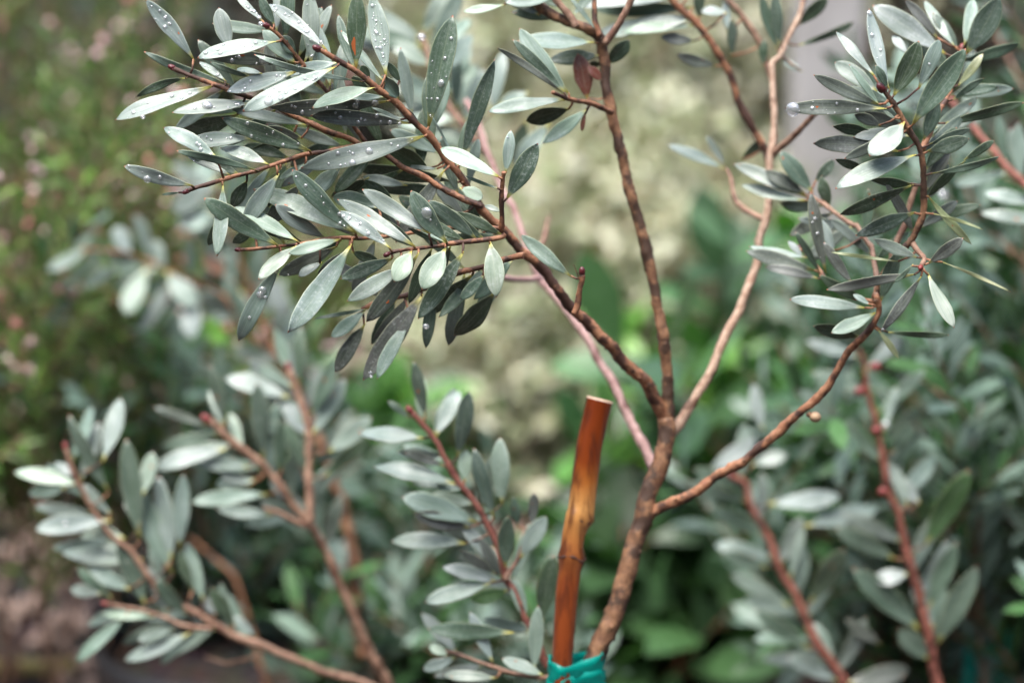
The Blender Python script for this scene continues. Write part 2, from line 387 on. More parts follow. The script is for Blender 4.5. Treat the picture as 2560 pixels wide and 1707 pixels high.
# ---------------------------------------------------------------- traced leaves: tile branch base-x base-y tip-x tip-y width tone hue [options]
LV = '''
A T1 650 480 262 5 130 .05 s d12
A T9 930 400 835 65 150 .3 s d4
A T9 1310 325 700 440 140 .9 s d22 z4
A T1 930 665 255 415 78 -.35 g b-.12
A T1 590 610 175 750 70 -.4 d b.2
A T1 780 680 35 908 150 .8 s d16 z4
A T1 1120 810 505 888 122 .75 s d14 B.2:-.1:1.2 z4
A T1 900 640 665 465 60 1 s d4 B.3:0:1.1 B.75:0:.8
A T9 1090 605 765 490 48 -.5 g
A T9 1450 500 745 450 112 -.5 u d18
A T9 1180 580 970 530 60 .9 s d5
A T9 1440 565 905 710 152 .5 s d30 z4
B MA 445 523 -257 870 152 .85 s d28 B.6:.2:.7 z3
A T9 1190 175 960 -60 62 .85 s d14 B.4:0:1.0 B.15:0:1.2
A T9 1280 205 1165 -20 90 -.2 g
B MA 372 400 -140 -40 108 .95 s d20 B.35:0:1.3 B.7:0:.8
A T9 1440 500 1185 240 150 .4 p
A T9 1450 435 1325 295 110 -.1 g w-.8
B T9 240 520 230 -60 152 .15 s d10
B T9 400 690 300 200 122 .45 m
B MA 597 550 612 -35 166 -.1 d o
B MA 832 605 715 -50 168 .5 s d40 B.28:0:.8
B MA 826 655 480 235 62 .9 p
B MA 645 642 -167 465 52 -.35 s d8
B MA 745 688 262 822 140 .95 p B0 z4
B MA 850 795 -80 832 142 -.4 u d18 z1
B MA 1025 968 280 935 130 -.35 u d24 B.5:0:.8 B.3:-.2:.7
B MA 962 945 720 840 30 .2 p
B MA 932 788 812 602 130 -.2 g w.9
B MA 1098 970 930 815 86 -.2 s w.8
B MA 945 650 850 500 70 -.5 d
B MA 705 620 640 520 80 -.6 d
B MA 700 700 560 610 80 -.6 d
B MA 1162 1010 1350 165 212 -.1 g d26 v
E MA 5 1280 270 510 132 -.25 g m.5
B MA 1380 1270 1200 930 20 0 m
B MA 1130 1068 205 1303 176 .4 s d26 B.45:.05:1.9 B.22:-.4:.7 B.1:.1:.6 z6
B MA 1128 1068 870 1172 75 .7 p m.5
B MA 1180 1330 850 1160 165 -.8 d
B MA 1400 1430 598 1332 118 -.8 d
B MA 1250 1325 972 1303 38 .3 s
E T7 315 1392 -146 1155 132 .9 p
A T1 1000 890 515 1015 150 -.7 d
A T2 1562 1185 870 937 146 -.3 g d18 m.3 z6
A T1 1540 985 975 868 95 .1 s
A T1 1110 1085 590 1130 132 .4 p d10
A T2 830 1240 388 990 132 .4 s d16 z5
A T2 1150 1342 550 1210 68 -.3 g z5
A T2 940 1382 580 1215 72 .6 s d6
A T2 1230 1292 835 1140 112 .8 s m.8 d5
A T2 640 1458 118 1313 112 -.3 s d9 B.48:.1:1.1 z3
A T2 540 1508 388 1525 26 0 g
A T2 1530 1280 1310 1398 62 .4 p
A T2 1330 1320 1190 1420 20 -.3 y
A T1 1400 1100 1050 1200 100 -.7 d
A T1 1500 1090 1200 1010 100 -.4 u
C T2 1065 215 930 430 110 -.6 d
C T2 870 245 835 800 126 .5 s s.62:.3:.05:.35 m.7
C T3 1305 735 748 388 166 -.3 g m.3 z8
C T3 1465 705 960 430 130 .55 p z4
C T3 860 500 742 725 82 -.5 d
C T3 1120 590 935 710 90 -.5 d
C T2 1310 170 1040 560 150 0 s
C T2 1480 240 1190 560 150 -.4 u m.4
D T3 605 640 -202 288 178 .45 p m.8 z9
D T3 600 640 113 163 152 -.3 g d14 m.3 z10
D T3 470 685 92 790 102 .6 p z6
D T3 130 735 -152 988 128 .85 p z6
C T3 1330 870 970 1475 152 -.3 s d8 B.35:.2:2.0 B.4:-.6:1.0 B.1:0:1.2
D T3 455 735 -10 955 122 -.4 u d5
D T3 562 720 100 1392 190 .5 m m1 z8
D T3 545 760 300 955 85 -.3 u
D T3 330 865 150 965 80 .9 s
D T4 870 757 458 455 116 .5 s d26 z8
D T4 1060 742 443 358 132 .7 s d4 z6
D T4 1180 645 650 288 140 .45 s z5
D T4 1312 712 1033 323 172 -.25 g d8 m.3 z7
D MA 1292 138 918 692 150 .1 u m.6 z5
D T4 1302 717 1035 520 96 .7 p
D T4 1250 712 1010 600 42 -.3 d
D MA 1535 692 1502 398 106 -.5 g m.8 z3
D MA 1408 283 1585 360 112 .6 p z3
D T3 905 410 668 232 100 -.6 d
D T3 790 440 418 352 152 .2 g
D T3 700 200 388 345 105 -.8 d
D T3 470 110 250 335 132 .1 s m.4
D MA 1000 265 645 190 90 .2 s
D MA 1410 500 1225 432 122 -.4 g
D T3 560 780 765 860 90 -.4 d
D T4 890 832 475 985 122 -.35 g m.4
D T4 1032 778 905 1007 166 .9 p z4
D T4 1300 752 1125 1063 192 .8 p m.3 z4
D T4 1442 780 1093 1292 160 .1 g m1 z3
D T4 1090 788 678 1315 152 -.4 u m.5 z3
D T4 965 895 543 1162 142 .3 s m.7
D T5 1520 955 1085 1305 142 -.6 d
F T5 195 955 8 1150 95 .15 g m.6
F T4 235 705 280 1123 172 .65 p m.7
F MA 272 660 130 558 62 .7 p
F T8 880 982 488 653 122 .2 m m.4
F T5 282 1088 -40 1440 172 -.5 d
E T7 358 1365 402 1030 102 .1 s d2
E T7 362 1568 602 1148 172 -.3 g m.9
E T7 310 1480 45 1378 32 0 g
F T7 325 468 195 418 52 .5 p
G T5 1150 410 712 490 34 .2 g
G T5 1115 420 850 630 112 .45 m m.7
G T5 1110 525 872 900 132 0 u m.7 d3
G T5 1560 300 1100 955 190 .1 u m.8 B.9:-.4:1.0
G T5 1470 480 1215 945 120 .7 m m1
E MB 1068 335 474 340 150 .6 m m.4 z3
E MB 1105 435 708 462 132 .1 g m.6
E MB 1160 505 1320 335 132 -.7 d
E MBb 862 745 470 230 150 0 s
E MBb 832 738 425 338 90 -.2 g
E MBb 820 745 305 398 62 0 u
E MBb 845 778 232 858 116 .7 m
E MBb 1005 848 655 1112 122 .35 m m.5
E MBb 870 850 525 945 130 -.8 d
E MB 1110 500 1000 505 60 -.6 d
E MB 1000 790 925 440 165 -.1 k
E MB 1110 640 1010 530 90 0 k
E MBb 985 880 955 1025 40 .1 k
E T6c 700 960 430 1290 150 .4 m
E T6c 520 940 410 1250 130 -.4 d
E T6c 250 900 335 410 120 .3 s
E T6c 540 720 330 820 110 .6 m
E MB 625 125 330 -30 112 .3 s m.5
E MB 365 35 28 78 70 .65 p
E MBe 1090 262 860 -20 42 .2 m
E MBe 1075 230 1040 60 40 0 g
E C2 1868 132 1095 235 160 .95 s m.4
E C2 1857 200 1290 250 95 .7 p
E C2 1840 60 1080 70 120 -.4 g
E C2 1800 -20 950 40 120 .6 s
H C2 345 155 335 -60 92 -.6 d
H C2 560 110 360 85 100 .9 s
H C2 310 325 40 288 100 0 u
H C2 485 522 172 438 102 -.15 u m.4
H C3 592 455 590 175 82 -.2 g
H C3 560 255 545 10 72 .4 s
H C 842 525 840 325 76 -.6 d
H C 972 375 925 -40 112 -.2 g
H C 955 405 815 -20 84 -.1 g
H C 1112 205 1325 10 116 -.6 d
H C 1100 362 1560 175 66 -.5 d
H C 1150 565 1000 470 66 .8 s
H C2 668 1262 808 1115 84 -.7 d
H C6 1180 1545 638 1268 122 .45 s
H C6 1175 1522 868 1338 112 0 u
J C6 1182 195 698 55 96 .8 p
H C6 1232 1510 978 1200 150 -.1 g
H C6 1240 1430 1382 1265 92 -.2 g
J C6 1362 252 1288 18 102 -.7 d
J C6 1335 765 1210 155 112 -.1 u d4 B.5:0:1.1 B.68:0:1.1
J C6 1402 605 1290 340 92 .6 s
J C6 1550 855 1318 535 92 -.2 u
J C7 1292 765 1088 458 62 -.4 g
J C7 1252 745 732 588 132 .1 u
J C7 1205 645 748 548 66 .85 s
J C7 1282 805 878 710 92 .25 u
J C7 1150 640 1045 510 60 .7 s
J C5 540 -50 108 -240 92 .6 m
J C5 548 -70 395 -310 62 .2 s
K C7 330 980 -40 798 92 -.7 d
K DB 335 1035 -254 968 116 .5 s m.5
K DB 407 1070 52 1222 112 .75 p m.4
K DB 292 1262 -80 1178 112 -.6 d
K DB 362 1010 238 928 52 .5 m
K E2 725 770 58 902 92 -.35 u
K DB 442 995 560 608 132 -.4 g
K E2 772 772 448 1212 96 .1 u m.6 B.95:.1:.8
K E2 812 762 988 1165 118 1 p
K E2 808 692 1057 502 112 -.45 u
K E2 912 668 1432 902 30 .2 y
K DB 482 1222 972 1250 54 -.5 d
K DB 415 1195 592 1432 54 0 y
K E2 600 672 75 595 32 .2 y
K E2 742 645 408 498 102 0 s
K E1 722 282 262 468 132 -.1 g m1
K E1 702 68 158 302 112 -.4 d m.5
K E1 812 152 1182 522 68 0 y
K E1 842 292 1232 418 27 .1 y
K E2 700 690 560 830 40 -.1 g
I E1 540 762 717 353 182 -.25 d v
I E1 520 722 393 55 112 .85 s d10
I E1 402 605 133 218 88 .95 s
I E1 502 695 398 530 72 -.4 g
I E1 442 835 203 523 62 0 m
I E1 690 985 1062 428 202 -.15 g v m.3 z3
I E1 738 705 912 318 132 .05 s B.5:0:.8
I F1 960 430 415 38 192 .45 s m.6
I F1 895 310 648 8 92 .1 u
I F1 1040 385 838 -35 94 1 s
I F1 1110 435 1342 8 212 -.2 g m.4
I F1 1095 365 1212 -35 122 .9 s
I E1 492 852 -272 840 132 0 u d12 z4
I E1 445 828 -82 610 112 -.1 u
I E1 565 935 470 870 32 .2 p
I E1 420 1060 68 998 92 -.5 d
I E1 450 990 238 905 92 -.3 u
I E1 630 958 350 1208 200 .9 s b-.2 z4
I E1 722 1213 96 1457 152 .8 s m.5 z4
I E1 560 1065 172 1245 92 -.2 u
I E1 600 1190 -57 1120 150 .1 u m.4
I E1 340 1342 88 1262 72 -.6 d
I E1 800 1192 1112 1098 132 -.2 g
I E1 810 1140 1140 1020 70 -.3 g
I F1 932 972 1530 820 92 -.5 d
I F1 1002 792 1227 633 62 -.4 g
I F1 1042 682 1237 430 76 .1 y
I E1 1095 1255 1332 1103 72 -.5 d
I E1 832 1362 1357 1238 62 -.3 g
I E1 1110 1260 858 1520 92 -.6 d
I F1 780 1108 885 790 132 -.2 g
I E1 702 1442 380 1400 82 -.6 d
I F1 662 432 555 268 84 .9 s
I F1 420 720 110 480 150 .5 s
I F1 700 560 740 440 70 -.5 d
'''
LV2 = '''
N N1 500 490 570 180 107 .7 s d3
N N1 540 640 350 270 82 -.1 g
N N1 400 600 68 530 82 .85 p
N N1 400 560 258 490 52 .7 s
N N1 330 610 138 640 90 .2 g
N N1 550 745 400 600 62 .3 s
N N1 550 770 190 810 112 .35 s B.6:0:1.6
N N1 615 860 368 778 92 .5 p
N N1 700 960 283 928 92 .7 p
N N1 712 1190 588 880 112 -.1 g
N N1b 552 1152 383 1008 62 -.3 g
N N1 640 1110 430 1010 92 .2 s
N N1 500 1130 343 1110 72 .4 s
N N1 690 870 630 388 122 0 g
N N1 850 1040 650 560 132 .2 m
N N1 840 980 765 570 112 .2 m
N N1 880 915 900 555 97 .1 s
N N1 700 650 740 445 92 .6 p
N N1 690 800 610 670 62 .5 s
N N1 1002 1172 918 888 87 .2 m
N N1 945 1122 880 920 62 -.1 d
N N1 822 1232 718 1010 72 .6 s
N N1 920 1232 780 1060 82 -.3 g
N N1b 765 1242 508 1222 56 .5 p
N N1b 622 1240 376 1458 78 .5 m
N N1b 935 1320 618 1452 82 .55 m
N N1b 860 1300 690 1350 62 .2 s
N N1 1005 1275 930 1222 56 .5 s
N N1 1252 1342 1148 1240 48 .4 s
N N1 1060 1235 1005 1150 62 .4 s
N N1 1150 1290 1040 1100 82 -.2 d
N S1 1110 302 1040 28 72 -.2 g
N S1 1092 312 1018 130 62 .8 p
N S1 1192 432 1118 250 62 .7 p
N S1 1025 312 768 218 52 .1 u
N S1 1290 480 1268 108 102 -.1 g
N S1 1380 535 1383 288 67 -.3 g
N S1 1115 420 775 505 97 .75 s
N S1 1225 512 968 480 92 .3 s
N S1 1255 572 1058 592 68 .75 p
N S1 1325 642 962 672 87 .45 m
N S1b 1335 742 1080 708 72 .4 m
N S1 1442 692 1330 600 62 .7 s
N S1 1235 600 1080 540 62 .5 s
N S3 1422 172 1112 66 102 .9 s
N S3 1505 360 1395 195 115 .5 s
N S3 1440 120 1265 20 72 .2 s
N S3 1455 475 1410 335 70 .5 p
N S3 1500 290 1330 160 90 .4 m
G S3 592 1010 600 565 112 0 g
G S3 520 930 410 580 102 .2 m
G S3 668 1260 875 815 132 0 g
G S3 690 1400 935 975 152 .35 m
O S3 410 560 625 375 82 -.4 d
O S3 430 440 630 270 112 .4 s
O S3b 340 560 230 300 72 -.3 g
O O1 912 272 855 0 77 -.1 g
O O1 830 272 728 190 42 .1 g
O O1 905 370 588 345 92 1 s
O O1 958 365 1072 138 97 .95 s
O O1 1062 470 1122 148 102 -.05 g
O O1 1102 585 1108 430 87 .6 p
O O1 1000 505 815 440 62 .1 u
O O1 1062 595 662 508 97 1 s
O O1 1102 620 960 585 64 .9 p
O O1 1165 782 808 655 132 .4 m
O O1 1132 805 870 735 102 0 u
O O1 1112 885 748 880 97 .7 p
O O1 1262 1012 1088 790 82 .7 s
O O1 1255 1035 1090 920 56 -.3 u
O O1 1262 1075 998 998 82 .45 s
O O1 1235 1075 916 1162 92 .85 s
O O1 1318 1110 1138 1155 90 .1 d G
O O1 1245 765 1145 430 92 -.1 g
O O1 1285 700 1272 375 112 .3 m
O O1b 1302 1005 1312 755 102 -.3 g
O O1b 1362 805 1338 658 54 -.4 g
O O1b 1428 805 1442 640 62 .1 u
O O1c 1342 1320 928 1312 102 0 g
O O1c 1490 1530 1290 1450 72 .85 s
O O1c 1022 1432 928 1390 54 .8 p
O O1c 1262 1542 998 1530 62 .6 p
O O1 1475 1295 1532 950 112 -.2 d
O O1 1290 1060 1180 860 60 -.2 u
O O1b 1372 960 1500 760 110 .4 m
O O1c 1240 1470 1130 1230 80 .5 s
O O1c 1440 1520 1460 1200 90 .3 m
O O1 1400 1260 1340 1060 80 .4 m
O O1c 1060 1440 900 1500 70 .2 s
Q Q1 1062 1312 738 1018 142 -.1 g
Q Q1 1102 1202 1222 888 112 0 g
Q Q1 1142 1382 1322 1008 132 -.1 g
Q Q1 1080 900 1272 538 152 -.35 d G
Q Q1 1002 1030 842 1062 84 1 s
Q Q1 942 962 658 818 112 -.15 g
Q Q2 520 1180 672 918 132 -.3 d
Q Q2 422 1192 138 1040 92 0 s
Q Q2 522 1402 248 1208 92 0 g
Q Q2 422 1062 492 800 62 .3 s
Q Q2 312 1002 88 930 72 0 g
Q Q2 310 690 662 650 102 .7 s
Q Q2 490 800 862 718 112 .65 m
Q Q2 12 540 252 380 102 .65 s
Q Q2 230 500 402 450 82 .6 s
Q Q1 1102 1452 958 1308 122 -.1 g
Q Q2 290 332 250 110 82 .4 s
Q Q2 872 1382 698 1258 72 0 u
Q Q1 1000 700 920 500 80 .5 s
Q Q1 1060 690 940 560 90 .4 s
Q Q1 1130 1300 1030 1100 70 .5 s
Q Q2 640 1480 540 1280 80 .4 m
Q Q2 660 1560 420 1440 90 .2 s
Q Q2 690 1568 1000 1500 110 .5 u
Q Q1 920 440 1010 300 90 -.3 g
Q Q1 880 330 960 120 50 .7 s
'''

branch_rows('hang', """
H0|brown|30 14|1.62 1.60|905,1640 897,1540 891,1468 862,1290 835,1200 804,1111 760,1010 700,900 649,800 610,740
H1|brown|12 7|1.60 1.58|700,900 610,820 560,740 480,700 418,675 357,645 300,630 205,622
H2|brown|15 8|1.62 1.60|690,1800 652,1660 628,1570 605,1500 587,1443 530,1390 474,1341
H3|brown|11 7|1.60 1.58|649,800 600,650 560,520 540,430
""")
LV3 = """
S H1 720 525 632 750 112 .8 p
S H1 835 590 685 835 84 .3 s
S H1 815 545 965 715 112 .7 s
S H1 925 640 950 872 112 .9 s
S H1 700 485 425 440 74 -.2 g
S H1 810 545 735 395 100 .3 s
S H1 640 470 560 330 90 .4 s
S H1 860 330 960 280 90 .2 s
S H0 1130 575 1000 455 96 .0 t
S H0 1000 760 1095 900 100 .2 l
S H3 1050 250 890 330 110 .5 m
S H3 1080 90 960 20 100 .4 m
S H3 1060 100 850 250 110 .3 s
S H3 1100 20 1120 -150 100 .3 m
S H0 1180 640 1190 820 110 .4 s
S H0 1330 560 1400 760 100 .2 s
"""
# ---------------------------------------------------------------- the ground and what closes the view
rs = random.Random(7)
def mulch_mat():
    m, n, l, b = newmat('damp_mulch')
    tc = n.new('ShaderNodeTexCoord')
    z1 = N(n, 'ShaderNodeTexNoise', Scale=9.0, Detail=8.0, Roughness=0.7); l.new(tc.outputs['Object'], z1.inputs[0])
    z2 = N(n, 'ShaderNodeTexVoronoi', Scale=55.0); l.new(tc.outputs['Object'], z2.inputs['Vector'])
    c = ramp(n, l, z1.outputs[0], [(0.35, (0.02, 0.014, 0.011)), (0.55, (0.05, 0.034, 0.026)), (0.72, (0.11, 0.08, 0.065))])
    c = mixc(n, l, 0.5, c, mixc(n, l, 1.0, c, z2.outputs['Color'], 'MULTIPLY'))
    l.new(c, b.inputs['Base Color']); b.inputs['Roughness'].default_value = 0.75
    bp = N(n, 'ShaderNodeBump', Strength=0.6, Distance=0.01); l.new(z2.outputs['Distance'], bp.inputs['Height']); l.new(bp.outputs[0], b.inputs['Normal'])
    return m
gm = MB(); M_mulch = mulch_mat()
nx = 60
vs = []; fs = []
xs = [-400, -120, -40, -16] + [-8+16*i/nx for i in range(nx+1)] + [16, 40, 120, 400]
ys = [-400, -100, -30, -8] + [-3+15*i/nx for i in range(nx+1)] + [20, 50, 140, 600]
for y in ys:
    for x in xs: vs.append(Vector((x, y, 0.012*noise.noise(Vector((x*3, y*3, 0))) if abs(x) < 10 and abs(y) < 14 else 0)))
W_ = len(xs)
for j in range(len(ys)-1):
    for i in range(W_-1): fs.append((j*W_+i, j*W_+i+1, (j+1)*W_+i+1, (j+1)*W_+i))
gm.add(vs, fs, M_mulch); g = gm.build('ground'); g['kind'] = 'structure'
# pinkish gravel patch, loose stones
M_stone = flat('tan_gravel', (0.50, 0.36, 0.29), 0.7, scale=40)
gv = MB()
for k in range(2600):
    x = rs.uniform(-1.15, 0.05); y = rs.uniform(1.55, 3.4)
    r = rs.uniform(0.005, 0.013)
    blob(gv, Vector((x, y, r*0.5+0.004)), r, M_stone, Vector((rs.uniform(-.3, .3), rs.uniform(-.3, .3), 1)), 0.65, rings=4, seg=5, jag=0.3)
tag(gv.build('gravel', smooth=False), 'tan gravel lying on the ground at the lower left', 'gravel', kind='stuff')

# ---------------------------------------------------------------- traced shrubs
def branch3d(b, jitter=True):
    p = b['p']; acc = [0]
    for i in range(1, len(p)): acc.append(acc[-1]+math.hypot(p[i][0]-p[i-1][0], p[i][1]-p[i-1][1]))
    t = acc[-1]; out = []
    for i, q in enumerate(p):
        f = acc[i]/t; out.append((q[0], q[1], b['d'][0]+(b['d'][1]-b['d'][0])*f, b['w'][0]+(b['w'][1]-b['w'][0])*f))
    return out
for k, b in BR.items():
    b['q'] = branch3d(b)
def nearest(b, x, y):
    best = None
    q = b['q']
    for i in range(len(q)-1):
        ax, ay, ad, aw = q[i]; bx, by, bd, bw = q[i+1]
        L2 = (bx-ax)**2+(by-ay)**2 or 1
        t = max(0, min(1, ((x-ax)*(bx-ax)+(y-ay)*(by-ay))/L2))
        px, py = ax+t*(bx-ax), ay+t*(by-ay); d = math.hypot(px-x, py-y)
        if best is None or d < best[0]: best = (d, px, py, ad+t*(bd-ad), aw+t*(bw-aw))
    return best
BARK = dict(trunk=M_trunk, brown=M_bark, rust=M_rust, pale=M_light, pink=M_pink, red=M_red, dark=M_trunk)
def build_leaf(mb, row, rnd, lowres=False):
    f = row.split(); t, bid = f[0], f[1]
    bx, by = tp(t, float(f[2]), float(f[3])); tx, ty = tp(t, float(f[4]), float(f[5]))
    wpx = float(f[6])/T[t][2]; tone = float(f[7]); hue = HUE[f[8]]
    o = dict(drops=0, bend=rnd.uniform(-0.12, 0.12), side=rnd.uniform(-0.10, 0.10), mot=rnd.uniform(0, 0.35), twist=rnd.uniform(-0.35, 0.35),
             fwd=0.0, back=0.0, curl=rnd.uniform(0, 0.35), cup=rnd.uniform(0.08, 0.2), big=[], spot=None, blunt=rnd.uniform(0, 0.7))
    for a in f[9:]:
        c, v = a[0], a[1:]
        if c == 'd': o['drops'] = int(v)
        elif c == 'm': o['mot'] = float(v)
        elif c == 'b': o['side'] = float(v)
        elif c == 'v': o['cup'] = 0.25
        elif c == 'z': o['fwd'] = float(v)*0.001
        elif c == 'w': o['cup'] = 0.55; o['twist'] = float(v)
        elif c == 'o': o['spot'] = (0.30, -0.35, 0.11, 0.28)
        elif c == 'k': o['back'] = float(v)*0.001
        elif c == 'G': hue = HUE['g'] if f[8] != 'd' else (0.06, 0.13, 0.04)
        elif c == 's': o['spot'] = tuple(float(z) for z in v.strip('.').split(':')) if v.count(':') == 3 else None
        elif c == 'B' and ':' in v:
            u, vv, r = v.split(':'); o['big'].append((float(u), float(vv), float(r)*0.0011))
    d, nxp, nyp, dep, bw = nearest(BR[bid], bx, by)
    tone2 = tone+rnd.uniform(-0.06, 0.06)
    ax, ay = tx-bx, -(ty-by); lp = math.hypot(ax, ay); ax /= lp; ay /= lp
    nxx = rnd.uniform(-0.25, 0.25); nyy = tone2*0.95*(1-0.45*abs(ay)) - 0.08
    az = -(nxx*ax+nyy*ay)
    az = max(-0.9, min(0.9, az))
    back = 0.0
    if tone < -0.45: back = 0.006; az -= 0.15
    Lm = mm(lp, dep)
    base = P(bx, by, dep-0.0008+back+o['back']-o['fwd'])
    axis = R3 @ Vector((ax, ay, az)); Lr = Lm*axis.length; axis.normalize()
    nn = R3 @ Vector((nxx, nyy, 1.0)).normalized()
    nn = (nn-axis*nn.dot(axis)).normalized(); wd = axis.cross(nn)
    # projected share of the width
    wl = R3.transposed() @ wd; perp = abs(wl.x*(-ay)+wl.y*ax)
    W = mm(wpx, dep)/max(0.45, perp)*0.93
    if o['drops'] >= 10: o['big'] += [(rnd.uniform(.2, .9), rnd.uniform(-.7, .7), rnd.uniform(0.0007, 0.0013)) for _ in range(3)]
    if not o['spot'] and rnd.random() < 0.11: o['spot'] = (rnd.uniform(.3, .93), rnd.uniform(-.7, .7), rnd.uniform(.012, .035), rnd.uniform(.06, .16))
    W *= 0.92 if t in 'NOQX' else 1.01
    Lr *= 1.03
    leaf(mb, base, axis, nn, Lr, W, hue, rnd, mot=o['mot'], bend=o['bend'], side=o['side'], cup=o['cup'], drops=o['drops'], blunt=o['blunt'],
         curl=o['curl'], spot=o['spot'], big=o['big'], twist=o['twist'])
    if 5 < d < 90 or o['fwd'] > 0.0025:
        q = P(nxp, nyp, dep); r0 = 0.0006
        pts = [q, q.lerp(base, 0.5)+R3@Vector((0, -0.0006, 0)), base+axis*0.0012]
        tube(mb, pts, [r0*1.2, r0, r0*0.9], M_bark, seg=6)
    return lp*wpx

def build_shrub(key, rootpx, rootd, name, label, group, rows, budset):
    root = P(*rootpx, rootd); root.z = 0
    sh = thing(name, root, label, 'shrub', group)
    objs = {}
    for bid, b in BR.items():
        if b['plant'] != key: continue
        mb = MB(); q = b['q']
        pts = catmull([P(x, y, d) for x, y, d, w_ in q], 4)
        rad = []
        for i in range(len(q)-1):
            for k in range(4): rad.append(mm(q[i][3]+(q[i+1][3]-q[i][3])*k/4, q[i][2])/2)
        rad.append(mm(q[-1][3], q[-1][2])/2)
        pts, rad = resample(pts, rad, 0.0016)
        # slight natural kinks
        sd = hash_(bid)
        fr = frames(pts)
        pts = [p+Vector((noise.noise(Vector((i*0.12, sd, 0))), noise.noise(Vector((i*0.12, sd, 9))), noise.noise(Vector((i*0.12, sd, 5)))))*rad[i]*(0.25 if bid == 'TR' else 0.5) for i, p in enumerate(pts)]
        tube(mb, pts, rad, BARK[b['bark']], seg=16 if bid == 'TR' else 12, rough=0.15 if bid == 'TR' else 0.26, nodes=0.0 if bid == 'TR' else 0.0105, seed=sd)
        # leaf scars and small lumps
        rr = random.Random(int(sd*100))
        for k in range(int(len(pts)/7)):
            i = rr.randrange(1, len(pts)-1); tt, a, bb = fr[i]; an = rr.uniform(0, 6.28)
            blob(mb, pts[i]+(a*math.cos(an)+bb*math.sin(an))*rad[i]*0.92, rad[i]*rr.uniform(0.16, 0.34), M_trunk, tt, 1.2, rings=4, seg=6)
        if b.get('root'):
            pass
        ob = mb.build('trunk' if bid in ('TR',) else 'branch', sh)
        objs[bid] = ob
        if bid in budset:
            kind, sc = budset[bid]
            bm_ = MB(); ax = (pts[-1]-pts[-4]).normalized(); r = rad[-1]*sc
            mt = M_bud if kind == 'd' else M_redbud
            blob(bm_, pts[-1]+ax*r*1.0, r, mt, ax, 1.5, rings=8, seg=9, jag=0.12)
            for k in range(7):
                an = k*2.4; tt, a, bb = fr[-1]; dr = a*math.cos(an)+bb*math.sin(an)
                blob(bm_, pts[-1]+ax*r*(0.2+0.2*k)+dr*r*0.62*(1-0.09*k), r*0.5, mt, (ax+dr*0.3), 1.5, rings=5, seg=6)
            bm_.build('bud', ob)
    # the trunk runs on down to the soil
    rows = [r for r in rows if BR[r.split()[1]]['plant'] == key]
    def size(r):
        f = r.split(); s = T[f[0]][2]
        return math.hypot(float(f[2])-float(f[4]), float(f[3])-float(f[5]))*float(f[6])/s/s
    order = sorted(range(len(rows)), key=lambda i: -size(rows[i]))
    single = set(order[:100]); rest = MB(); nrest = 0
    for i, r in enumerate(rows):
        rnd = random.Random(1000+i*7+len(key))
        if i in single:
            mb = MB(); build_leaf(mb, r, rnd); mb.build('leaf', objs[r.split()[1]])
        else:
            build_leaf(rest, r, rnd); nrest += 1
    if nrest: rest.build('leaf_cluster', sh)['kind'] = 'stuff'
    return sh, objs
def hash_(s): return sum((i+1)*ord(c) for i, c in enumerate(s)) % 97+0.37
ROWS = [r for r in (LV+LV2+LV3).strip().splitlines() if r.strip()]
# understorey leaves along the traced twigs, set further back than the traced ones
ru = random.Random(21)
def under(bid, n, lo, hi, Ls, ws, tones, hues, back, sides=(-1, 1)):
    q = BR[bid]['q']
    for k in range(n):
        f = lo+(hi-lo)*(k+ru.random())/n; i = min(len(q)-2, int(f*(len(q)-1))); t = f*(len(q)-1)-i
        x = q[i][0]+(q[i+1][0]-q[i][0])*t; y = q[i][1]+(q[i+1][1]-q[i][1])*t
        a = math.atan2(q[i+1][1]-q[i][1], q[i+1][0]-q[i][0])+ru.choice(sides)*ru.uniform(0.45, 1.15); L = ru.uniform(*Ls)
        ROWS.append('X %s %.0f %.0f %.0f %.0f %.0f %.2f %s k%.0f' % (bid, x, y, x+L*math.cos(a), y+L*math.sin(a), ru.uniform(*ws), ru.uniform(*tones), ru.choice(hues), ru.uniform(*back)))
under('T1', 16, 0.1, 0.85, (130, 180), (34, 46), (-.6, .3), 'dgus', (4, 22))
under('H1', 16, 0.1, 0.98, (105, 140), (30, 40), (-.2, .7), 'smg', (0, 40))
under('H3', 18, 0.0, 1.0, (105, 140), (30, 40), (-.2, .6), 'smg', (0, 40))
under('H0', 14, 0.45, 1.0, (105, 140), (30, 40), (-.2, .6), 'smg', (0, 40))
under('T2', 8, 0.0, 0.7, (120, 165), (30, 42), (-.5, .4), 'dgs', (4, 16))
under('T3', 12, 0.05, 0.75, (130, 180), (34, 46), (-.6, .5), 'dgus', (5, 22))
under('T4', 8, 0.0, 0.7, (110, 160), (32, 44), (-.6, .4), 'dgs', (8, 26))
under('T5', 9, 0.1, 0.95, (130, 190), (34, 46), (-.5, .5), 'dgus', (5, 20), (-1, -1, 1))
under('T9', 9, 0.3, 0.95, (120, 170), (34, 46), (-.2, .6), 'sgm', (6, 22))
under('MA', 12, 0.50, 0.95, (120, 180), (32, 44), (-.5, .6), 'dgsm', (8, 30))
under('T6c', 24, 0.0, 1.0, (130, 190), (40, 56), (.0, .8), 'smpg', (0, 60))
under('E1', 12, 0.25, 0.95, (110, 160), (32, 44), (-.5, .5), 'dgsu', (5, 25))
under('F1', 8, 0.2, 0.95, (110, 160), (32, 44), (-.3, .5), 'gsm', (5, 25))
under('C6', 8, 0.1, 0.9, (110, 150), (28, 40), (-.4, .5), 'gsu', (5, 25))
under('MBc', 6, 0.2, 1.0, (120, 160), (30, 40), (-.2, .6), 'gsm', (0, 15))
under('G1', 16, 0.0, 0.95, (120, 180), (34, 48), (-.2, .6), 'gsmm', (0, 25))
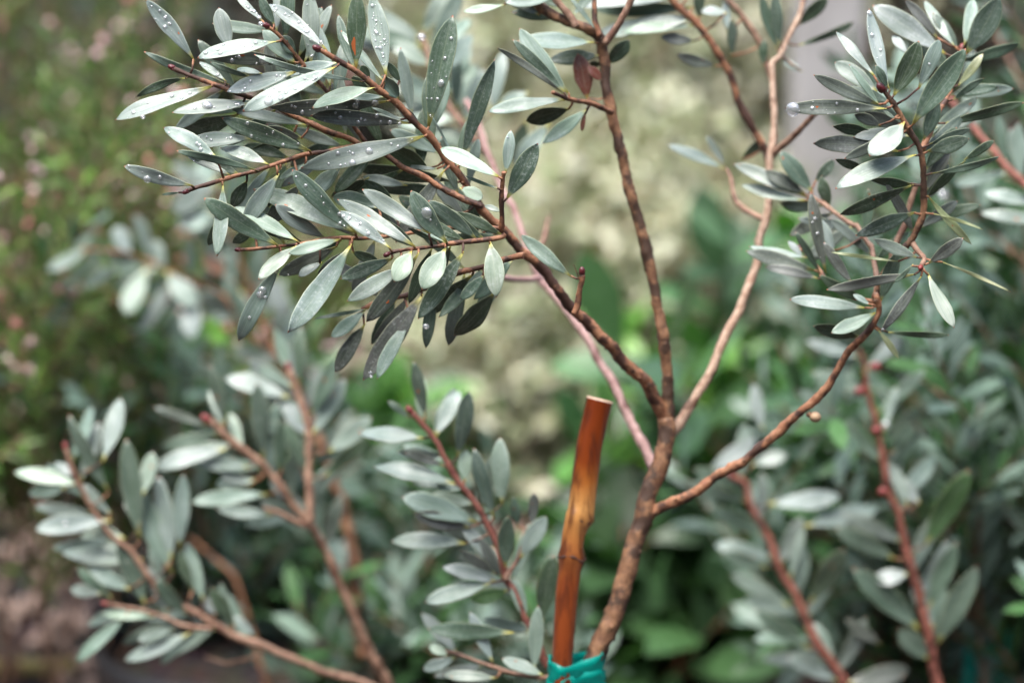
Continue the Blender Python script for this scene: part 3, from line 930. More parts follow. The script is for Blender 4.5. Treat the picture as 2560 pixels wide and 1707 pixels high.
under('N1', 15, 0.35, 0.97, (120, 165), (34, 46), (-.3, .8), 'smmp', (4, 35))
under('N1b', 4, 0.1, 0.9, (100, 140), (28, 38), (-.3, .7), 'smp', (4, 25))
under('S1', 13, 0.40, 0.97, (120, 165), (34, 46), (-.3, .8), 'smmp', (4, 35))
under('S3', 8, 0.1, 0.95, (120, 170), (36, 48), (-.2, .7), 'smmp', (4, 30))
under('O1', 13, 0.25, 0.95, (110, 160), (32, 44), (-.3, .8), 'smmp', (6, 40))
under('O1c', 4, 0.1, 0.95, (110, 150), (30, 40), (-.3, .7), 'smg', (6, 40))
under('Q1', 16, 0.15, 0.95, (130, 170), (38, 52), (-.3, .7), 'smmg', (4, 50))
under('Q2', 13, 0.15, 0.98, (120, 165), (36, 48), (-.3, .6), 'smmg', (4, 50))
# stem feet: each traced plant's main stem is carried on to its pot
def foot(bid, down, pot=0.2):
    x, y, d, w_ = BR[bid]['q'][0]
    p = P(x, y, d)
    return p
main, mo = build_shrub('main', (1430, 1800), 1.20, 'silver_leaf_shrub', 'staked silver-leaved shrub in sharp focus with rain drops and brown forking branches', 'silver-leaved shrubs', ROWS,
    dict(MA=('d', 1.35), T1=('d', 1.3), T2=('d', 1.3), T3=('d', 1.25), T4=('d', 1.4), T9=('d', 1.6), T8=('d', 1.2), E1=('d', 1.6), F1=('r', 1.2), E2=('r', 1.2), C7=('d', 1.3)))
left, lo = build_shrub('left', (1150, 1800), 1.38, 'silver_leaf_shrub', 'blurred silver-leaved shrub whose long reddish stem reaches across the lower left corner', 'silver-leaved shrubs', ROWS, dict(N1=('r', 1.2), N1b=('r', 1.5)))
mid, mi = build_shrub('mid', (1010, 1830), 1.40, 'silver_leaf_shrub', 'blurred silver-leaved shrub with two upright pinkish stems left of centre below the sharp leaves', 'silver-leaved shrubs', ROWS, dict(S1=('r', 1.2), S3=('r', 1.2)))
low, lw = build_shrub('low', (1400, 1760), 1.22, 'silver_leaf_shrub', 'small silver-leaved shrub just left of the bamboo stake with a curved rusty stem', 'silver-leaved shrubs', ROWS, dict(O1=('r', 1.3), O1c=('r', 1.2)))
hang, hh = build_shrub('hang', (905, 1900), 1.62, 'silver_leaf_shrub', 'blurred silver-leaved shrub with a thick tan stem and pale drooping leaves below the sharp leaves', 'silver-leaved shrubs', ROWS, {})
back_twig, bt = build_shrub('far', (2640, 900), 1.30, 'silver_leaf_shrub', 'silver-leaved shrub leaning in at the right edge with a blurred reddish stem', 'silver-leaved shrubs', ROWS, {})
right, ri = build_shrub('right', (2375, 1830), 1.41, 'silver_leaf_shrub', 'blurred silver-leaved shrub with two dark red stems at the lower right', 'silver-leaved shrubs', ROWS, dict(Q2=('r', 1.2)))
# side buds on the red stem
for (x, y) in ((2150, 978), (2188, 917), (2209, 1228), (2193, 1075)):
    m_ = MB(); d, a, c, dep, bw = nearest(BR['Q1'], x, y); blob(m_, P(x, y, dep), mm(13, dep), M_redbud, P(x, y, dep)-P(a, c, dep+0.0001), 1.2, rings=6, seg=7, jag=.1)
    m_.build('bud', ri['Q1'])
m_ = MB(); c0 = P(2038, 1042, 1.165); blob(m_, c0, mm(16, 1.165), M_seed, Vector((0.3, 0, 1)), 0.85, rings=7, seg=10, jag=0.06); blob(m_, P(2024, 1036, 1.165), mm(8, 1.165), M_trunk, Vector((1, 0, 0)), 1.2)
m_.build('gall', mo['DB'])

# ---------------------------------------------------------------- free-growing plants behind
def shoot(mb, p0, dir0, L, r0, rnd, bark, leafset, step=0.010, curve=0.5, leaf_from=0.25, two=True):
    """one stem with spirally set leaves; leafset: dict(len, wid, hues, mat, ang, every, res)"""
    n = max(4, int(L/0.012)); p = Vector(p0); d = Vector(dir0).normalized(); pts = [p.copy()]
    wob = Vector((rnd.uniform(-1, 1), rnd.uniform(-1, 1), rnd.uniform(-.2, .8)))*curve
    for i in range(n):
        d = (d+wob*(L/n)*2.0+Vector((rnd.uniform(-1, 1), rnd.uniform(-1, 1), rnd.uniform(-1, 1)))*0.05).normalized()
        p = p+d*(L/n); pts.append(p.copy())
    tube(mb['stem'], pts, [r0*(1-0.65*i/n) for i in range(n+1)], bark, seg=5)
    fr = frames(pts); k = 0; s = leaf_from*L
    while s < L*0.99:
        f = s/L*n; i = min(n-1, int(f)); q = pts[i].lerp(pts[i+1], f-i); t, a, b = fr[i]
        an = k*2.4+rnd.uniform(-.3, .3); dr = a*math.cos(an)+b*math.sin(an)
        ang = leafset['ang']*rnd.uniform(0.7, 1.25); ax = t*math.cos(ang)+dr*math.sin(ang)+Vector((0, 0, 0.15))
        ax.normalize()
        nn = (t-ax*t.dot(ax)); nn = nn.normalized()+Vector((0, 0, 0.5))+Vector((rnd.uniform(-1, 1), rnd.uniform(-1, 1), rnd.uniform(-1, 1)))*0.35
        Ln = rnd.uniform(*leafset['len'])*(0.7 if s > L*0.93 else 1)
        leaf(mb['leaf'], q, ax, nn, Ln, Ln*rnd.uniform(*leafset['wid']), rnd.choice(leafset['hues']), rnd, bend=rnd.uniform(-.1, .2),
             cup=0.12, nu=leafset.get('nu', 6), thick=0, m=leafset['mat'], curl=rnd.uniform(0, .3), mot=rnd.uniform(0, 0.3), blunt=leafset.get('blunt', 0.3))
        k += 1; s += leafset['every']*rnd.uniform(0.7, 1.3)
    return pts
SILVER = dict(len=(0.030, 0.046), wid=(0.24, 0.32), hues=[(0.16, 0.23, 0.185), (0.10, 0.16, 0.115), (0.045, 0.10, 0.04), (0.22, 0.30, 0.25), (0.06, 0.15, 0.045)], mat=M_soft, ang=0.85, every=0.0085, nu=6)
def shrub(name, loc, label, cat, group, spread, height, nst, leafset, bark, seed, r0=0.0026, lean=0.45, z0=0.22, sub=4, z1=None, leafname='foliage'):
    rnd = random.Random(seed); sh = thing(name, Vector((loc[0], loc[1], 0)), label, cat, group)
    mb = dict(stem=MB(), leaf=MB()); base = Vector((loc[0], loc[1], z0-0.03))
    # a short woody foot
    tube(mb['stem'], [Vector((loc[0], loc[1], 0.02)), base+Vector((0, 0, 0.03))], [r0*2.2, r0*1.8], bark, seg=8)
    for k in range(nst):
        an = 2.4*k+rnd.uniform(-.4, .4); ln = lean*rnd.uniform(0.2, 1.3)
        d = Vector((math.cos(an)*ln, math.sin(an)*ln, 1)).normalized()
        L = (height-z0)*rnd.uniform(0.7, 1.1)
        pts = shoot(mb, base+Vector((rnd.uniform(-1, 1), rnd.uniform(-1, 1), 0))*spread*0.25, d, L, r0, rnd, bark, leafset, curve=0.35, leaf_from=0.1)
        for j in range(sub):
            i = rnd.randrange(len(pts)//5, len(pts)-2)
            dd = Vector((rnd.uniform(-1, 1), rnd.uniform(-1, 1), rnd.uniform(0.2, 1.1)))
            shoot(mb, pts[i], dd, L*rnd.uniform(0.25, 0.5), r0*0.6, rnd, bark, leafset, curve=0.6)
    mb['stem'].build('stems', sh); mb['leaf'].build(leafname, sh)
    return sh
def pot(x, y, r, h, label, group='black nursery pots'):
    m = MB(); prof_ = [(r*0.8, 0.0), (r*0.82, 0.01), (r*0.97, h-0.03), (r*1.03, h-0.03), (r*1.05, h), (r*0.99, h), (r*0.94, h-0.03)]
    seg = 36; vs = []; fs = []
    for (a, z) in prof_:
        for k in range(seg): vs.append(Vector((x+a*math.cos(2*math.pi*k/seg), y+a*math.sin(2*math.pi*k/seg), z+0.006)))
    for i in range(len(prof_)-1):
        for k in range(seg): fs.append((i*seg+k, i*seg+(k+1) % seg, (i+1)*seg+(k+1) % seg, (i+1)*seg+k))
    m.add(vs, fs, M_pot)
    e = thing('plant_pot', (x, y, 0.0), label, 'pot', group); m.build('pot_wall', e)
    s = MB(); vs = [Vector((x, y, h-0.012))]
    for k in range(seg): vs.append(Vector((x+r*0.95*math.cos(2*math.pi*k/seg), y+r*0.95*math.sin(2*math.pi*k/seg), h-0.022)))
    s.add(vs, [(0, 1+k, 1+(k+1) % seg) for k in range(seg)], M_mulch)
    s.build('soil', e)
M_pot = flat('black_pot_plastic', (0.018, 0.018, 0.02), 0.4)
def ground_xy(px, py, d):
    p = P(px, py, d); return p.x, p.y
for (key, px, d, lab) in (('main', 1420, 1.205, 'black pot under the staked sharp shrub'),):
    x, y = ground_xy(px, 1850, d); pot(x, y, 0.13, 0.14, lab)

# ---------------------------------------------------------------- bamboo stake and green tape
def stake_mat():
    m, n, l, b = newmat('stained_bamboo')
    tc = n.new('ShaderNodeTexCoord'); sp = n.new('ShaderNodeSeparateXYZ'); l.new(tc.outputs['Object'], sp.inputs[0])
    mp = n.new('ShaderNodeMapping'); mp.inputs['Scale'].default_value = (1, 1, 0.12); l.new(tc.outputs['Object'], mp.inputs[0])
    z1 = N(n, 'ShaderNodeTexNoise', Scale=170.0, Detail=5.0); l.new(mp.outputs[0], z1.inputs[0])
    z2 = N(n, 'ShaderNodeTexNoise', Scale=45.0, Detail=3.0); l.new(tc.outputs['Object'], z2.inputs[0])
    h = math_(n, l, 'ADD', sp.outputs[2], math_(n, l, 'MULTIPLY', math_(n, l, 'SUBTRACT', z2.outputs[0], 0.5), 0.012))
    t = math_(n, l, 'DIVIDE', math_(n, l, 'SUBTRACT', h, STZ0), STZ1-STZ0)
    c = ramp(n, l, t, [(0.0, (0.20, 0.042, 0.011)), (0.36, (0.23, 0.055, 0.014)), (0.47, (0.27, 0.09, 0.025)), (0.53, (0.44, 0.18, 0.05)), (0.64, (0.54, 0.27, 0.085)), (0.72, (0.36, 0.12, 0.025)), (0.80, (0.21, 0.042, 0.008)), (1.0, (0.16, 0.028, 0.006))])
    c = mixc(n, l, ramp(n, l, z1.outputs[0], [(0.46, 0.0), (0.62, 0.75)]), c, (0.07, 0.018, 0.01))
    l.new(c, b.inputs['Base Color']); b.inputs['Roughness'].default_value = 0.24; b.inputs['Coat Weight'].default_value = 0.4
    return m
stp = [(1404, 1760, 26), (1405, 1649, 26), (1417, 1485, 29), (1424, 1425, 28), (1428, 1402, 33), (1429, 1385, 34), (1430, 1365, 29), (1434, 1335, 29), (1441, 1310, 32), (1451, 1290, 38), (1453, 1276, 34), (1459, 1220, 33), (1472, 1120, 33), (1488, 1045, 33), (1499, 1001, 34)]
SD = 1.19
sp3 = [P(x, y, SD) for x, y, r in stp]; sr = [mm(r, SD) for x, y, r in stp]
foot_ = Vector(sp3[0])+(sp3[0]-sp3[1]).normalized()*((sp3[0].z-0.03)/max(0.2, (sp3[1]-sp3[0]).normalized().z)); foot_.z = 0.03
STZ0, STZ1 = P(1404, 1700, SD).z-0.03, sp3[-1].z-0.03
M_stake = stake_mat(); M_cut = flat('cut_bamboo', (0.62, 0.42, 0.30), 0.6, scale=500); M_node = flat('bamboo_node_scar', (0.07, 0.03, 0.02), 0.7, scale=600)
st = thing('bamboo_stake', foot_, 'orange-brown bamboo stake with a cut top standing beside the shrub trunk', 'stake')
b_ = MB(); pts = [foot_]+sp3; rr_ = [sr[0]]+sr
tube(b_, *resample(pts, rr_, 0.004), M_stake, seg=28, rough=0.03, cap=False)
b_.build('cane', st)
tt = (sp3[-1]-sp3[-2]).normalized(); a = tt.orthogonal().normalized(); bb = tt.cross(a); c = sp3[-1]; r = sr[-1]
cm = MB(); vs = []; seg = 28
for (q, h) in ((1.0, 0.0), (0.97, 0.0008), (0.80, 0.0009), (0.66, 0.0004), (0.60, -0.001), (0.0, -0.0012)):
    for k in range(seg): vs.append(c+tt*h+(a*math.cos(2*math.pi*k/seg)+bb*math.sin(2*math.pi*k/seg))*r*q)
fs = [(i*seg+k, i*seg+(k+1) % seg, (i+1)*seg+(k+1) % seg, (i+1)*seg+k) for i in range(5) for k in range(seg)]
cm.add(vs, fs, M_cut); cm.build('cut_end', st)
nm = MB(); rn = random.Random(3)
for (x, y) in ((1449, 1297), (1429, 1392)):
    ce = P(x, y, SD); tx_ = (sp3[8]-sp3[6]).normalized(); a = tx_.orthogonal().normalized(); bb = tx_.cross(a)
    ring = []
    rr0 = mm(33.5, SD)
    for k in range(41):
        an = 2*math.pi*k/40; ring.append(ce+(a*math.cos(an)+bb*math.sin(an))*rr0*0.985+tx_*0.0009*math.sin(3*an+x))
    tube(nm, ring, [0.00055*(1+0.5*math.sin(i*1.3)) for i in range(41)], M_node, seg=6, cap=False)
nm.build('node_ring', st)
# tape looped round stake and trunk
m, n_, l_, b2 = newmat('green_tape'); M_tape = m
b2.inputs['Base Color'].default_value = (0.0, 0.33, 0.26, 1); b2.inputs['Roughness'].default_value = 0.28
tz = n_.new('ShaderNodeBsdfTranslucent'); tz.inputs[0].default_value = (0.0, 0.62, 0.56, 1); mx = n_.new('ShaderNodeMixShader'); mx.inputs[0].default_value = 0.35
l_.new(b2.outputs[0], mx.inputs[1]); l_.new(tz.outputs[0], mx.inputs[2]); l_.new(mx.outputs[0], n_['Material Output'].inputs[0])
def tape(cs, ct, rs_, rt, z, h, label, group, turns=3):
    """flat ribbon wound round two posts (cs, ct: centres) and pinched between them"""
    mb = MB(); d = (ct-cs); d.z = 0; D = d.length; e = d.normalized(); f = Vector((-e.y, e.x, 0)); rn = random.Random(5)
    loop = []
    for k in range(17):
        an = math.pi/2+math.pi*k/16; loop.append(cs+e*math.cos(an)*rs_+f*math.sin(an)*rs_)
    for k in range(5): q = k/4; loop.append(cs.lerp(ct, 0.15+0.7*q)-f*((rs_+rt)*0.5*(0.75+0.25*abs(2*q-1))))
    for k in range(17):
        an = -math.pi/2+math.pi*k/16; loop.append(ct+e*math.cos(an)*rt+f*math.sin(an)*rt)
    for k in range(5): q = k/4; loop.append(ct.lerp(cs, 0.15+0.7*q)+f*((rs_+rt)*0.5*(0.75+0.25*abs(2*q-1))))
    nL = len(loop)
    for tno in range(turns):
        vs = []; fs = []; off = 0.0012+0.0006*tno; zz = z-tno*h*0.42; mid = (cs+ct)/2
        for i in range(nL):
            p = loop[i]; o = (p-mid); o.z = 0; o.normalize(); wv = 0.0018*math.sin(i*0.3+tno*2.1)
            for q in range(7):
                v = q/6; cr = 0.0007*math.sin(q*2.1+i*0.9+tno)+0.0003*math.sin(q*5+i*2.3)
                vs.append(Vector((p.x, p.y, zz+wv-h*v))+o*(off+cr))
        for i in range(nL):
            for q in range(6): fs.append((i*7+q, i*7+q+1, ((i+1) % nL)*7+q+1, ((i+1) % nL)*7+q))
        mb.add(vs, fs, M_tape)
    ob = mb.build('plant_tape'); mod = ob.modifiers.new('thickness', 'SOLIDIFY'); mod.thickness = 0.0003
    tag(ob, label, 'tape', group); return ob
cs = P(1405, 1652, SD); ct = P(1478, 1652, 1.20)
ct.z = cs.z
tape(cs, ct, mm(29, SD), mm(26, 1.2), P(1440, 1646, SD).z, 0.022, 'teal green tape tying the trunk to the bamboo stake at the bottom edge', 'green tapes')

for (x, y, r, d, lab) in ((357, 293, 6.5, 1.105, 'clear drop hanging under the leftmost silver leaf'), (1065, 816, 9, 1.13, 'clear drop hanging beneath the leaves below the short twig with the round pale leaves'),
    (652, 60, 7, 1.10, 'clear drop hanging beside the topmost dark red bud'), (928, 941, 5, 1.12, 'clear drop at the tip of the lowest long grey leaf'),
    (1054, 93, 11, 1.2, 'blurred drop right of the upright pale wet leaf at the top'), (2214, 1062, 12, 1.39, 'blurred bright drop beside the dark red stem at the lower right'),
    (2357, 487, 14, 1.36, 'blurred bright drop right of the dark stem of the upper right cluster')):
    m_ = MB(); blob(m_, P(x, y, d), mm(r, d), M_water, Vector((0.1, 0, 1)), 0.85, rings=8, seg=12)
    tag(m_.build('water_drop'), lab, 'water drop', 'hanging rain drops')

# second stake with its tape, out of focus at the lower right
D2 = 1.60
a2 = [P(2452, 1760, D2), P(2440, 1640, D2), P(2425, 1480, D2), P(2412, 1330, D2)]
fo = a2[0].copy(); fo.z = 0.02
s2 = thing('bamboo_stake', fo, 'blurred reddish-brown stake with teal tape near the lower right corner', 'stake')
m_ = MB(); tube(m_, *resample([fo]+a2, [0.0055]*5, 0.006), M_red, seg=14, rough=0.05); m_.build('cane', s2)
c2_ = P(2440, 1650, D2); c3_ = P(2500, 1650, D2+0.01); c3_.z = c2_.z
tape(c2_, c3_, 0.0065, 0.009, c2_.z+0.022, 0.03, 'blurred teal green tape near the lower right corner', 'green tapes')
m_ = MB(); pp = [Vector((c3_.x+0.01, c3_.y, 0.02)), c3_, P(2515, 1500, D2+0.02), P(2540, 1350, D2+0.02), P(2580, 1150, D2+0.03)]
sx = thing('silver_leaf_shrub', (c3_.x+0.01, c3_.y, 0.0), 'silver-leaved shrub whose trunk is tied with the blurred teal tape at the lower right', 'shrub', 'silver-leaved shrubs')
tube(m_, *resample(pp, [0.007, 0.0065, 0.006, 0.005, 0.003], 0.006), M_red, seg=10, rough=0.2); m_.build('trunk', sx)
rq = random.Random(9); mm_ = dict(stem=MB(), leaf=MB())
for k in range(14):
    q = pp[2+k % 3]; shoot(mm_, q, Vector((rq.uniform(-1, 1), rq.uniform(-.6, .8), rq.uniform(.2, 1))), rq.uniform(.1, .2), 0.002, rq, M_red, SILVER, curve=0.6, leaf_from=0.1)
mm_['stem'].build('twigs', sx); mm_['leaf'].build('foliage', sx)
# ---------------------------------------------------------------- background planting
def at(px, d):           # ground position of something whose foliage stands at depth d under picture column px
    return (px-1280)*KX*d, (d-0.109)/0.97
G_S = 'silver-leaved shrubs'
for i, (px, d, h, nst, ln, lab) in enumerate((
    (2330, 1.66, 0.42, 9, 0.6, 'silver-leaved shrub standing behind the dark red stems on the right'),
    (2190, 1.80, 0.30, 8, 0.5, 'silver-leaved shrub behind the lower right branch, between the dark trunk and the red stems'),
    (2620, 1.55, 0.56, 14, 0.4, 'silver-leaved shrub at the right edge behind the drooping twigs'),
    (2480, 2.0, 0.50, 11, 0.5, 'silver-leaved shrub farthest back at the upper right'),
    (1030, 1.68, 0.26, 12, 0.8, 'silver-leaved shrub low behind the two pinkish stems'),
    (700, 1.80, 0.24, 11, 0.8, 'low silver-leaved shrub behind the long reddish stem at the lower left'),
    (1180, 1.60, 0.22, 7, 0.6, 'silver-leaved shrub behind the bamboo stake'),
    (520, 1.78, 0.42, 8, 0.5, 'silver-leaved shrub standing between the heath and the sharp leaves'),
    )):
    x, y = at(px, d)
    shrub('silver_leaf_shrub', (x, y), lab, 'shrub', G_S, 0.16, h, nst, SILVER, M_rust, 50+i, z0=0.05, lean=ln, sub=4, r0=0.0022)
GREEN = dict(len=(0.045, 0.075), wid=(0.34, 0.46), hues=[(0.05, 0.15, 0.025), (0.03, 0.09, 0.02), (0.09, 0.25, 0.03), (0.04, 0.12, 0.04)], mat=M_gloss, ang=1.0, every=0.016, nu=6)
BIGG = dict(len=(0.07, 0.11), wid=(0.34, 0.44), hues=[(0.05, 0.13, 0.035), (0.08, 0.19, 0.06), (0.035, 0.08, 0.025), (0.04, 0.10, 0.035)], mat=M_gloss, ang=1.15, every=0.02, nu=7)
LIME = dict(len=(0.04, 0.065), wid=(0.4, 0.5), hues=[(0.15, 0.36, 0.04), (0.22, 0.44, 0.08), (0.10, 0.26, 0.03)], mat=M_gloss, ang=1.0, every=0.015, nu=6)
CREAM = dict(len=(0.018, 0.030), wid=(0.4, 0.55), hues=[(0.60, 0.58, 0.42), (0.54, 0.53, 0.37), (0.64, 0.62, 0.48), (0.38, 0.42, 0.24)], mat=M_soft, ang=1.0, every=0.0085, nu=4)
HEATH = dict(len=(0.013, 0.024), wid=(0.16, 0.26), hues=[(0.09, 0.175, 0.03), (0.19, 0.32, 0.055), (0.06, 0.10, 0.026), (0.16, 0.10, 0.05), (0.12, 0.22, 0.04)], mat=M_soft, ang=0.9, every=0.0030, nu=3)
DARKB = dict(len=(0.04, 0.07), wid=(0.3, 0.4), hues=[(0.045, 0.06, 0.03), (0.07, 0.05, 0.035), (0.03, 0.05, 0.025), (0.10, 0.07, 0.05)], mat=M_gloss, ang=1.0, every=0.016, nu=5)
for i, (px, d, h, nst, ls, nm_, lab) in enumerate((
    (1620, 1.85, 0.17, 13, BIGG, 'leafy_green_shrub', 'bright green broad-leaved shrub behind the trunk at the bottom'),
    (1850, 2.10, 0.21, 14, GREEN, 'leafy_green_shrub', 'green broad-leaved shrub low behind the right-hand branch'),
    (1935, 1.95, 0.36, 5, LIME, 'leafy_green_shrub', 'lime green leafy shrub glowing between the pale branch and the right-hand branch'),
    (2090, 2.0, 0.27, 9, GREEN, 'leafy_green_shrub', 'green leafy shrub between the pale branch and the right cluster, behind the lime one'),
    (2330, 1.95, 0.42, 7, BIGG, 'leafy_green_shrub', 'large-leaved green shrub blurred beneath the upper right cluster'),
    (1690, 2.15, 0.25, 3, LIME, 'leafy_green_shrub', 'slender bright green shrub right of the upright dark branch'),
    (2240, 2.1, 0.36, 16, GREEN, 'leafy_green_shrub', 'green shrub in the gaps beneath the right cluster'),
    (900, 2.2, 0.22, 12, GREEN, 'leafy_green_shrub', 'low green shrub far behind the lower left stems'),
    )):
    x, y = at(px, d); shrub(nm_, (x, y), lab, 'shrub', 'green leafy shrubs', 0.18, h, nst, ls, M_bark, 150+i, z0=0.04, lean=0.7)
for i, (px, d, h, lab) in enumerate((
    (1400, 2.75, 0.64, 'pale yellow variegated shrub behind the centre, left of the upright branch'),
    (1780, 2.85, 0.60, 'pale yellow variegated shrub behind the centre, right of the upright branch'),
    (1280, 2.42, 0.34, 'shorter pale yellow variegated shrub behind the bamboo stake top'),
    (1500, 2.38, 0.39, 'shorter pale yellow variegated shrub behind the forking trunk'),
    (1190, 2.3, 0.24, 'low pale yellow variegated shrub left of the bamboo stake top'),
    (1690, 2.45, 0.36, 'shorter pale yellow variegated shrub between the upright dark branch and the pale branch'))):
    x, y = at(px, d); shrub('variegated_shrub', (x, y), lab, 'shrub', 'pale yellow variegated shrubs', 0.2, h, 30, CREAM, M_light, 250+i, z0=0.03, lean=0.3, sub=6)
def heath(px, d, h, nst, seed, lab, pink=1.0):
    rnd = random.Random(seed); x, y = at(px, d); sh = thing('heath_shrub', Vector((x, y, 0)), lab, 'shrub', 'pink-flowered heath shrubs')
    mb = dict(stem=MB(), leaf=MB()); nf = 0; fl = MB()
    for k in range(nst):
        an = rnd.uniform(0, 6.28); ln = rnd.uniform(0.05, 0.6)
        p0 = Vector((x+rnd.uniform(-.08, .08), y+rnd.uniform(-.08, .08), 0.04))
        L = (h-0.04)*rnd.uniform(0.6, 1.1)
        pts = shoot(mb, p0, Vector((math.cos(an)*ln, math.sin(an)*ln, 1)), L, 0.0016, rnd, M_rust, HEATH, curve=0.4, leaf_from=0.3)
        for j in range(8):
            i = rnd.randrange(len(pts)//4, len(pts)-1)
            q = shoot(mb, pts[i], Vector((rnd.uniform(-1, 1), rnd.uniform(-1, 1), rnd.uniform(0.3, 1.2))), rnd.uniform(0.06, 0.16), 0.0009, rnd, M_rust, HEATH, curve=1.0, leaf_from=0.05)
            if rnd.random() < 0.5*pink:
                for z in range(rnd.randrange(2, 5)):
                    c = q[-1-rnd.randrange(0, min(4, len(q)-1))]+Vector((rnd.uniform(-1, 1), rnd.uniform(-1, 1), rnd.uniform(-1, 1)))*0.006
                    if nf < 100: fl = MB()
                    nf += 1
                    blob(fl, c, rnd.uniform(0.0022, 0.0045), rnd.choice((M_pinkf, M_palef, M_palef)), Vector((rnd.uniform(-1, 1), rnd.uniform(-1, 1), rnd.uniform(-1, 0.3))), 1.2, rings=5, seg=6, jag=.2)
                    if nf < 100: fl.build('flower', sh); fl = MB()
    mb['stem'].build('stems', sh); mb['leaf'].build('foliage', sh); (fl.build('flower_cluster', sh).__setitem__('kind', 'stuff') if fl.v else None)
M_pinkf = flat('rose_pink_flower', (0.50, 0.18, 0.17), 0.5); M_palef = flat('pale_pink_flower', (0.68, 0.46, 0.45), 0.5)
heath(-30, 1.76, 0.56, 28, 1, 'tall pink-flowered heath shrub at the far left edge')
heath(300, 2.05, 0.50, 28, 2, 'pink-flowered heath shrub between the left edge and the sharp leaves')
heath(620, 2.5, 0.34, 22, 3, 'lower pink-flowered heath shrub beneath the sharp leaves', 0.6)
heath(-120, 2.35, 0.6, 14, 4, 'pink-flowered heath shrub just cut by the left edge')
# brown and dark plants that close the view at the upper left and right
for i, (px, d, h, nst, lab) in enumerate((
    (520, 3.0, 0.62, 14, 'dusky brown-leaved shrub far behind the upper left leaves'),
    (900, 3.1, 0.60, 14, 'dusky brown-leaved shrub far behind the top of the sharp cluster'),
    (100, 3.0, 0.62, 12, 'dusky brown-leaved shrub far behind the pink heath'),
    (2330, 2.9, 0.62, 12, 'dark leafy shrub far behind the upper right twigs'),
    (2700, 2.8, 0.62, 12, 'dark leafy shrub far behind the right edge'))):
    x, y = at(px, d); shrub('dark_leaved_shrub', (x, y), lab, 'shrub', 'dark shrubs at the back', 0.2, h, nst, DARKB, M_trunk, 350+i, z0=0.03, lean=0.35, sub=5)
# light grey post
m, n, l, b = newmat('weathered_grey_paint'); tc = n.new('ShaderNodeTexCoord'); z = N(n, 'ShaderNodeTexNoise', Scale=14.0, Detail=6.0); l.new(tc.outputs['Object'], z.inputs[0])
l.new(ramp(n, l, z.outputs[0], [(0.3, (0.34, 0.31, 0.29)), (0.7, (0.50, 0.47, 0.45))]), b.inputs['Base Color']); b.inputs['Roughness'].default_value = 0.7
x, y = at(2050, 2.35)
pm = MB(); hw = 0.034
def boxr(mb, x0, x1, y0, y1, z0, z1, mt, bv=0.004):
    vs = []; ring = [(x0+bv, y0), (x1-bv, y0), (x1, y0+bv), (x1, y1-bv), (x1-bv, y1), (x0+bv, y1), (x0, y1-bv), (x0, y0+bv)]
    for z in (z0, z1): vs += [Vector((p[0], p[1], z)) for p in ring]
    mb.add(vs, [(i, (i+1) % 8, 8+(i+1) % 8, 8+i) for i in range(8)]+[tuple(range(8))[::-1], tuple(range(8, 16))], mt)
boxr(pm, x-hw, x+hw, y-hw, y+hw, 0.0, 1.7, m)
ob = pm.build('post', smooth=False); tag(ob, 'pale grey square post standing behind the upper right branches', 'post')
# pale band of ground cover / dusty hedge far behind closes the horizon
HEDGE = dict(len=(0.06, 0.10), wid=(0.4, 0.5), hues=[(0.04, 0.06, 0.025), (0.06, 0.045, 0.03), (0.09, 0.065, 0.05)], mat=M_soft, ang=1.0, every=0.03, nu=4)
rnd = random.Random(77)
hd = thing('hedge', Vector((0, 5.2, 0)), 'dark brownish hedge running across the far background', 'hedge')
mb = dict(stem=MB(), leaf=MB())
for k in range(170):
    x = rnd.uniform(-3.2, 3.2); y = rnd.uniform(4.8, 5.6)
    pts = shoot(mb, Vector((x, y, 0.0)), Vector((rnd.uniform(-.3, .3), rnd.uniform(-.3, .3), 1)), rnd.uniform(0.3, 0.7), 0.005, rnd, M_trunk, HEDGE, curve=0.2, leaf_from=0.05)
    for j in range(5): shoot(mb, pts[rnd.randrange(len(pts)//8, len(pts)-2)], Vector((rnd.uniform(-1, 1), rnd.uniform(-1, 1), rnd.uniform(0, 1))), rnd.uniform(0.15, 0.3), 0.003, rnd, M_trunk, HEDGE, curve=0.4, leaf_from=0.05)
mb['stem'].build('stems', hd); mb['leaf'].build('foliage', hd)
# black pot and a cane lying on the ground at the lower left
x, y = at(620, 1.72); pot(x, y, 0.12, 0.10, 'black nursery pot at the lower left, rim showing under the silver leaves')
m_ = MB(); dg = 1.93; ca = P(-60, 1688, dg); cb = P(190, 1696, dg); ca.z = cb.z = 0.016
M_cane = flat('yellow_green_cane', (0.36, 0.30, 0.10), 0.5, scale=60)
tube(m_, *resample([ca, cb], [0.008, 0.008], 0.01), M_cane, seg=12, rough=0.05)
tag(m_.build('cane_offcut'), 'short yellowish cane lying on the ground in the lower left corner', 'cane')
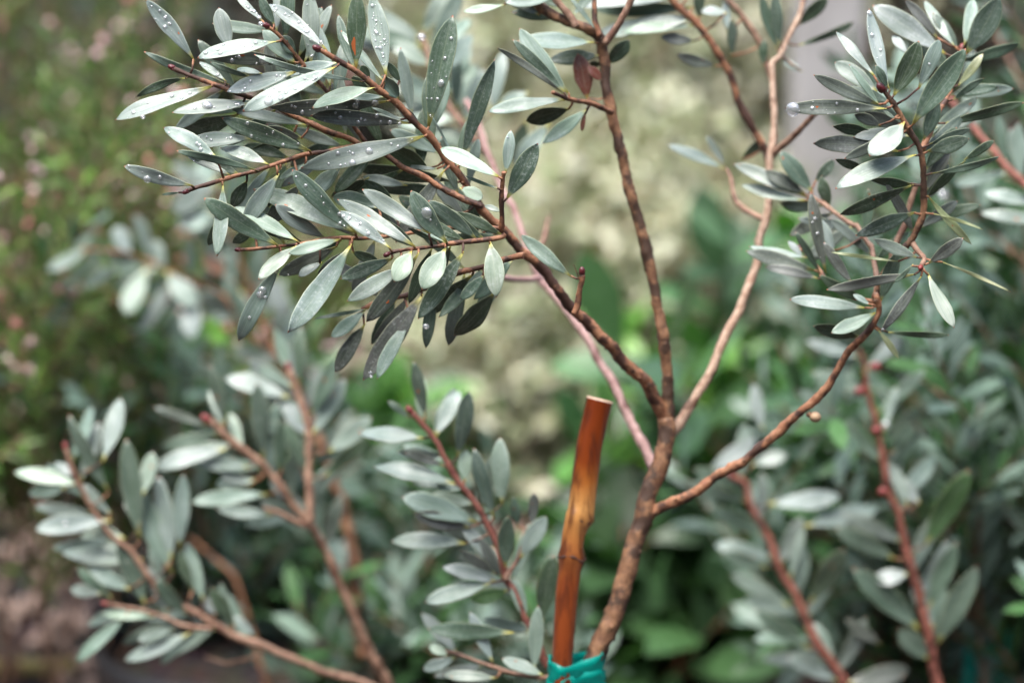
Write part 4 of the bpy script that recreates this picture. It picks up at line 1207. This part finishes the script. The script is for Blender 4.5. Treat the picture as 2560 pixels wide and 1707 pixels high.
# unseen hedges added round the plants to keep low side light off them
def light_block_hedge(name, p0, p1, h, th, lab):
    """an added light-blocking hedge: lumpy core with leaves over its faces"""
    rnd = random.Random(int(h*100+p0[0]*10)); e = thing(name, Vector(((p0[0]+p1[0])/2, (p0[1]+p1[1])/2, 0)), lab, 'hedge', 'added light-blocking hedges')
    a = Vector((*p0, 0)); b = Vector((*p1, 0)); d = b-a; L = d.length; d.normalize(); nn = Vector((-d.y, d.x, 0)); m1 = MB(); nu = int(L/0.15); prof2 = []
    nv = 16
    vs = []; fs = []
    for i in range(nu+1):
        for k in range(nv):
            an = 2*math.pi*k/nv; cx, cz = math.cos(an), math.sin(an)
            ox = th/2*math.copysign(abs(cx)**0.4, cx); oz = h/2+h/2*math.copysign(abs(cz)**0.4, cz)
            p = a+d*(L*i/nu)+nn*ox+Vector((0, 0, oz)); q = noise.noise(p*2.2)*0.16+noise.noise(p*6)*0.07
            vs.append(p+nn*math.copysign(q, ox)*1.0+Vector((0, 0, q if oz > h*0.5 else 0)))
    for i in range(nu):
        for k in range(nv): fs.append((i*nv+k, i*nv+(k+1) % nv, (i+1)*nv+(k+1) % nv, (i+1)*nv+k))
    fs += [tuple(range(nv))[::-1], tuple(nu*nv+k for k in range(nv))]
    m1.add(vs, fs, M_core); m1.build('branches', e, smooth=False)
    m2 = MB()
    for k in range(int(L*h*260)):
        v = vs[rnd.randrange(len(vs))]+Vector((rnd.uniform(-.12, .12), rnd.uniform(-.12, .12), rnd.uniform(-.12, .12)))
        if v.z < 0.03: continue
        ax = Vector((rnd.uniform(-1, 1), rnd.uniform(-1, 1), rnd.uniform(-.2, 1)))
        leaf(m2, v, ax, Vector((rnd.uniform(-1, 1), rnd.uniform(-1, 1), 1)), rnd.uniform(.05, .09), rnd.uniform(.025, .04), rnd.choice(((0.04, 0.08, 0.025), (0.06, 0.10, 0.03), (0.03, 0.05, 0.02))), rnd, nu=4, thick=0, m=M_soft)
    m2.build('foliage', e)
M_core = flat('light_block_core', (0.025, 0.035, 0.015), 0.9, scale=20)
light_block_hedge('hedge', (-3.4, -1.1), (3.4, -1.1), 2.0, 0.7, 'unseen green hedge added behind the camera to block low light')
light_block_hedge('hedge', (-3.6, -0.6), (-3.6, 6.5), 1.9, 0.7, 'unseen green hedge added along the left side to block low light')
light_block_hedge('hedge', (3.6, -0.6), (3.6, 6.5), 1.9, 0.7, 'unseen green hedge added along the right side to block low light')
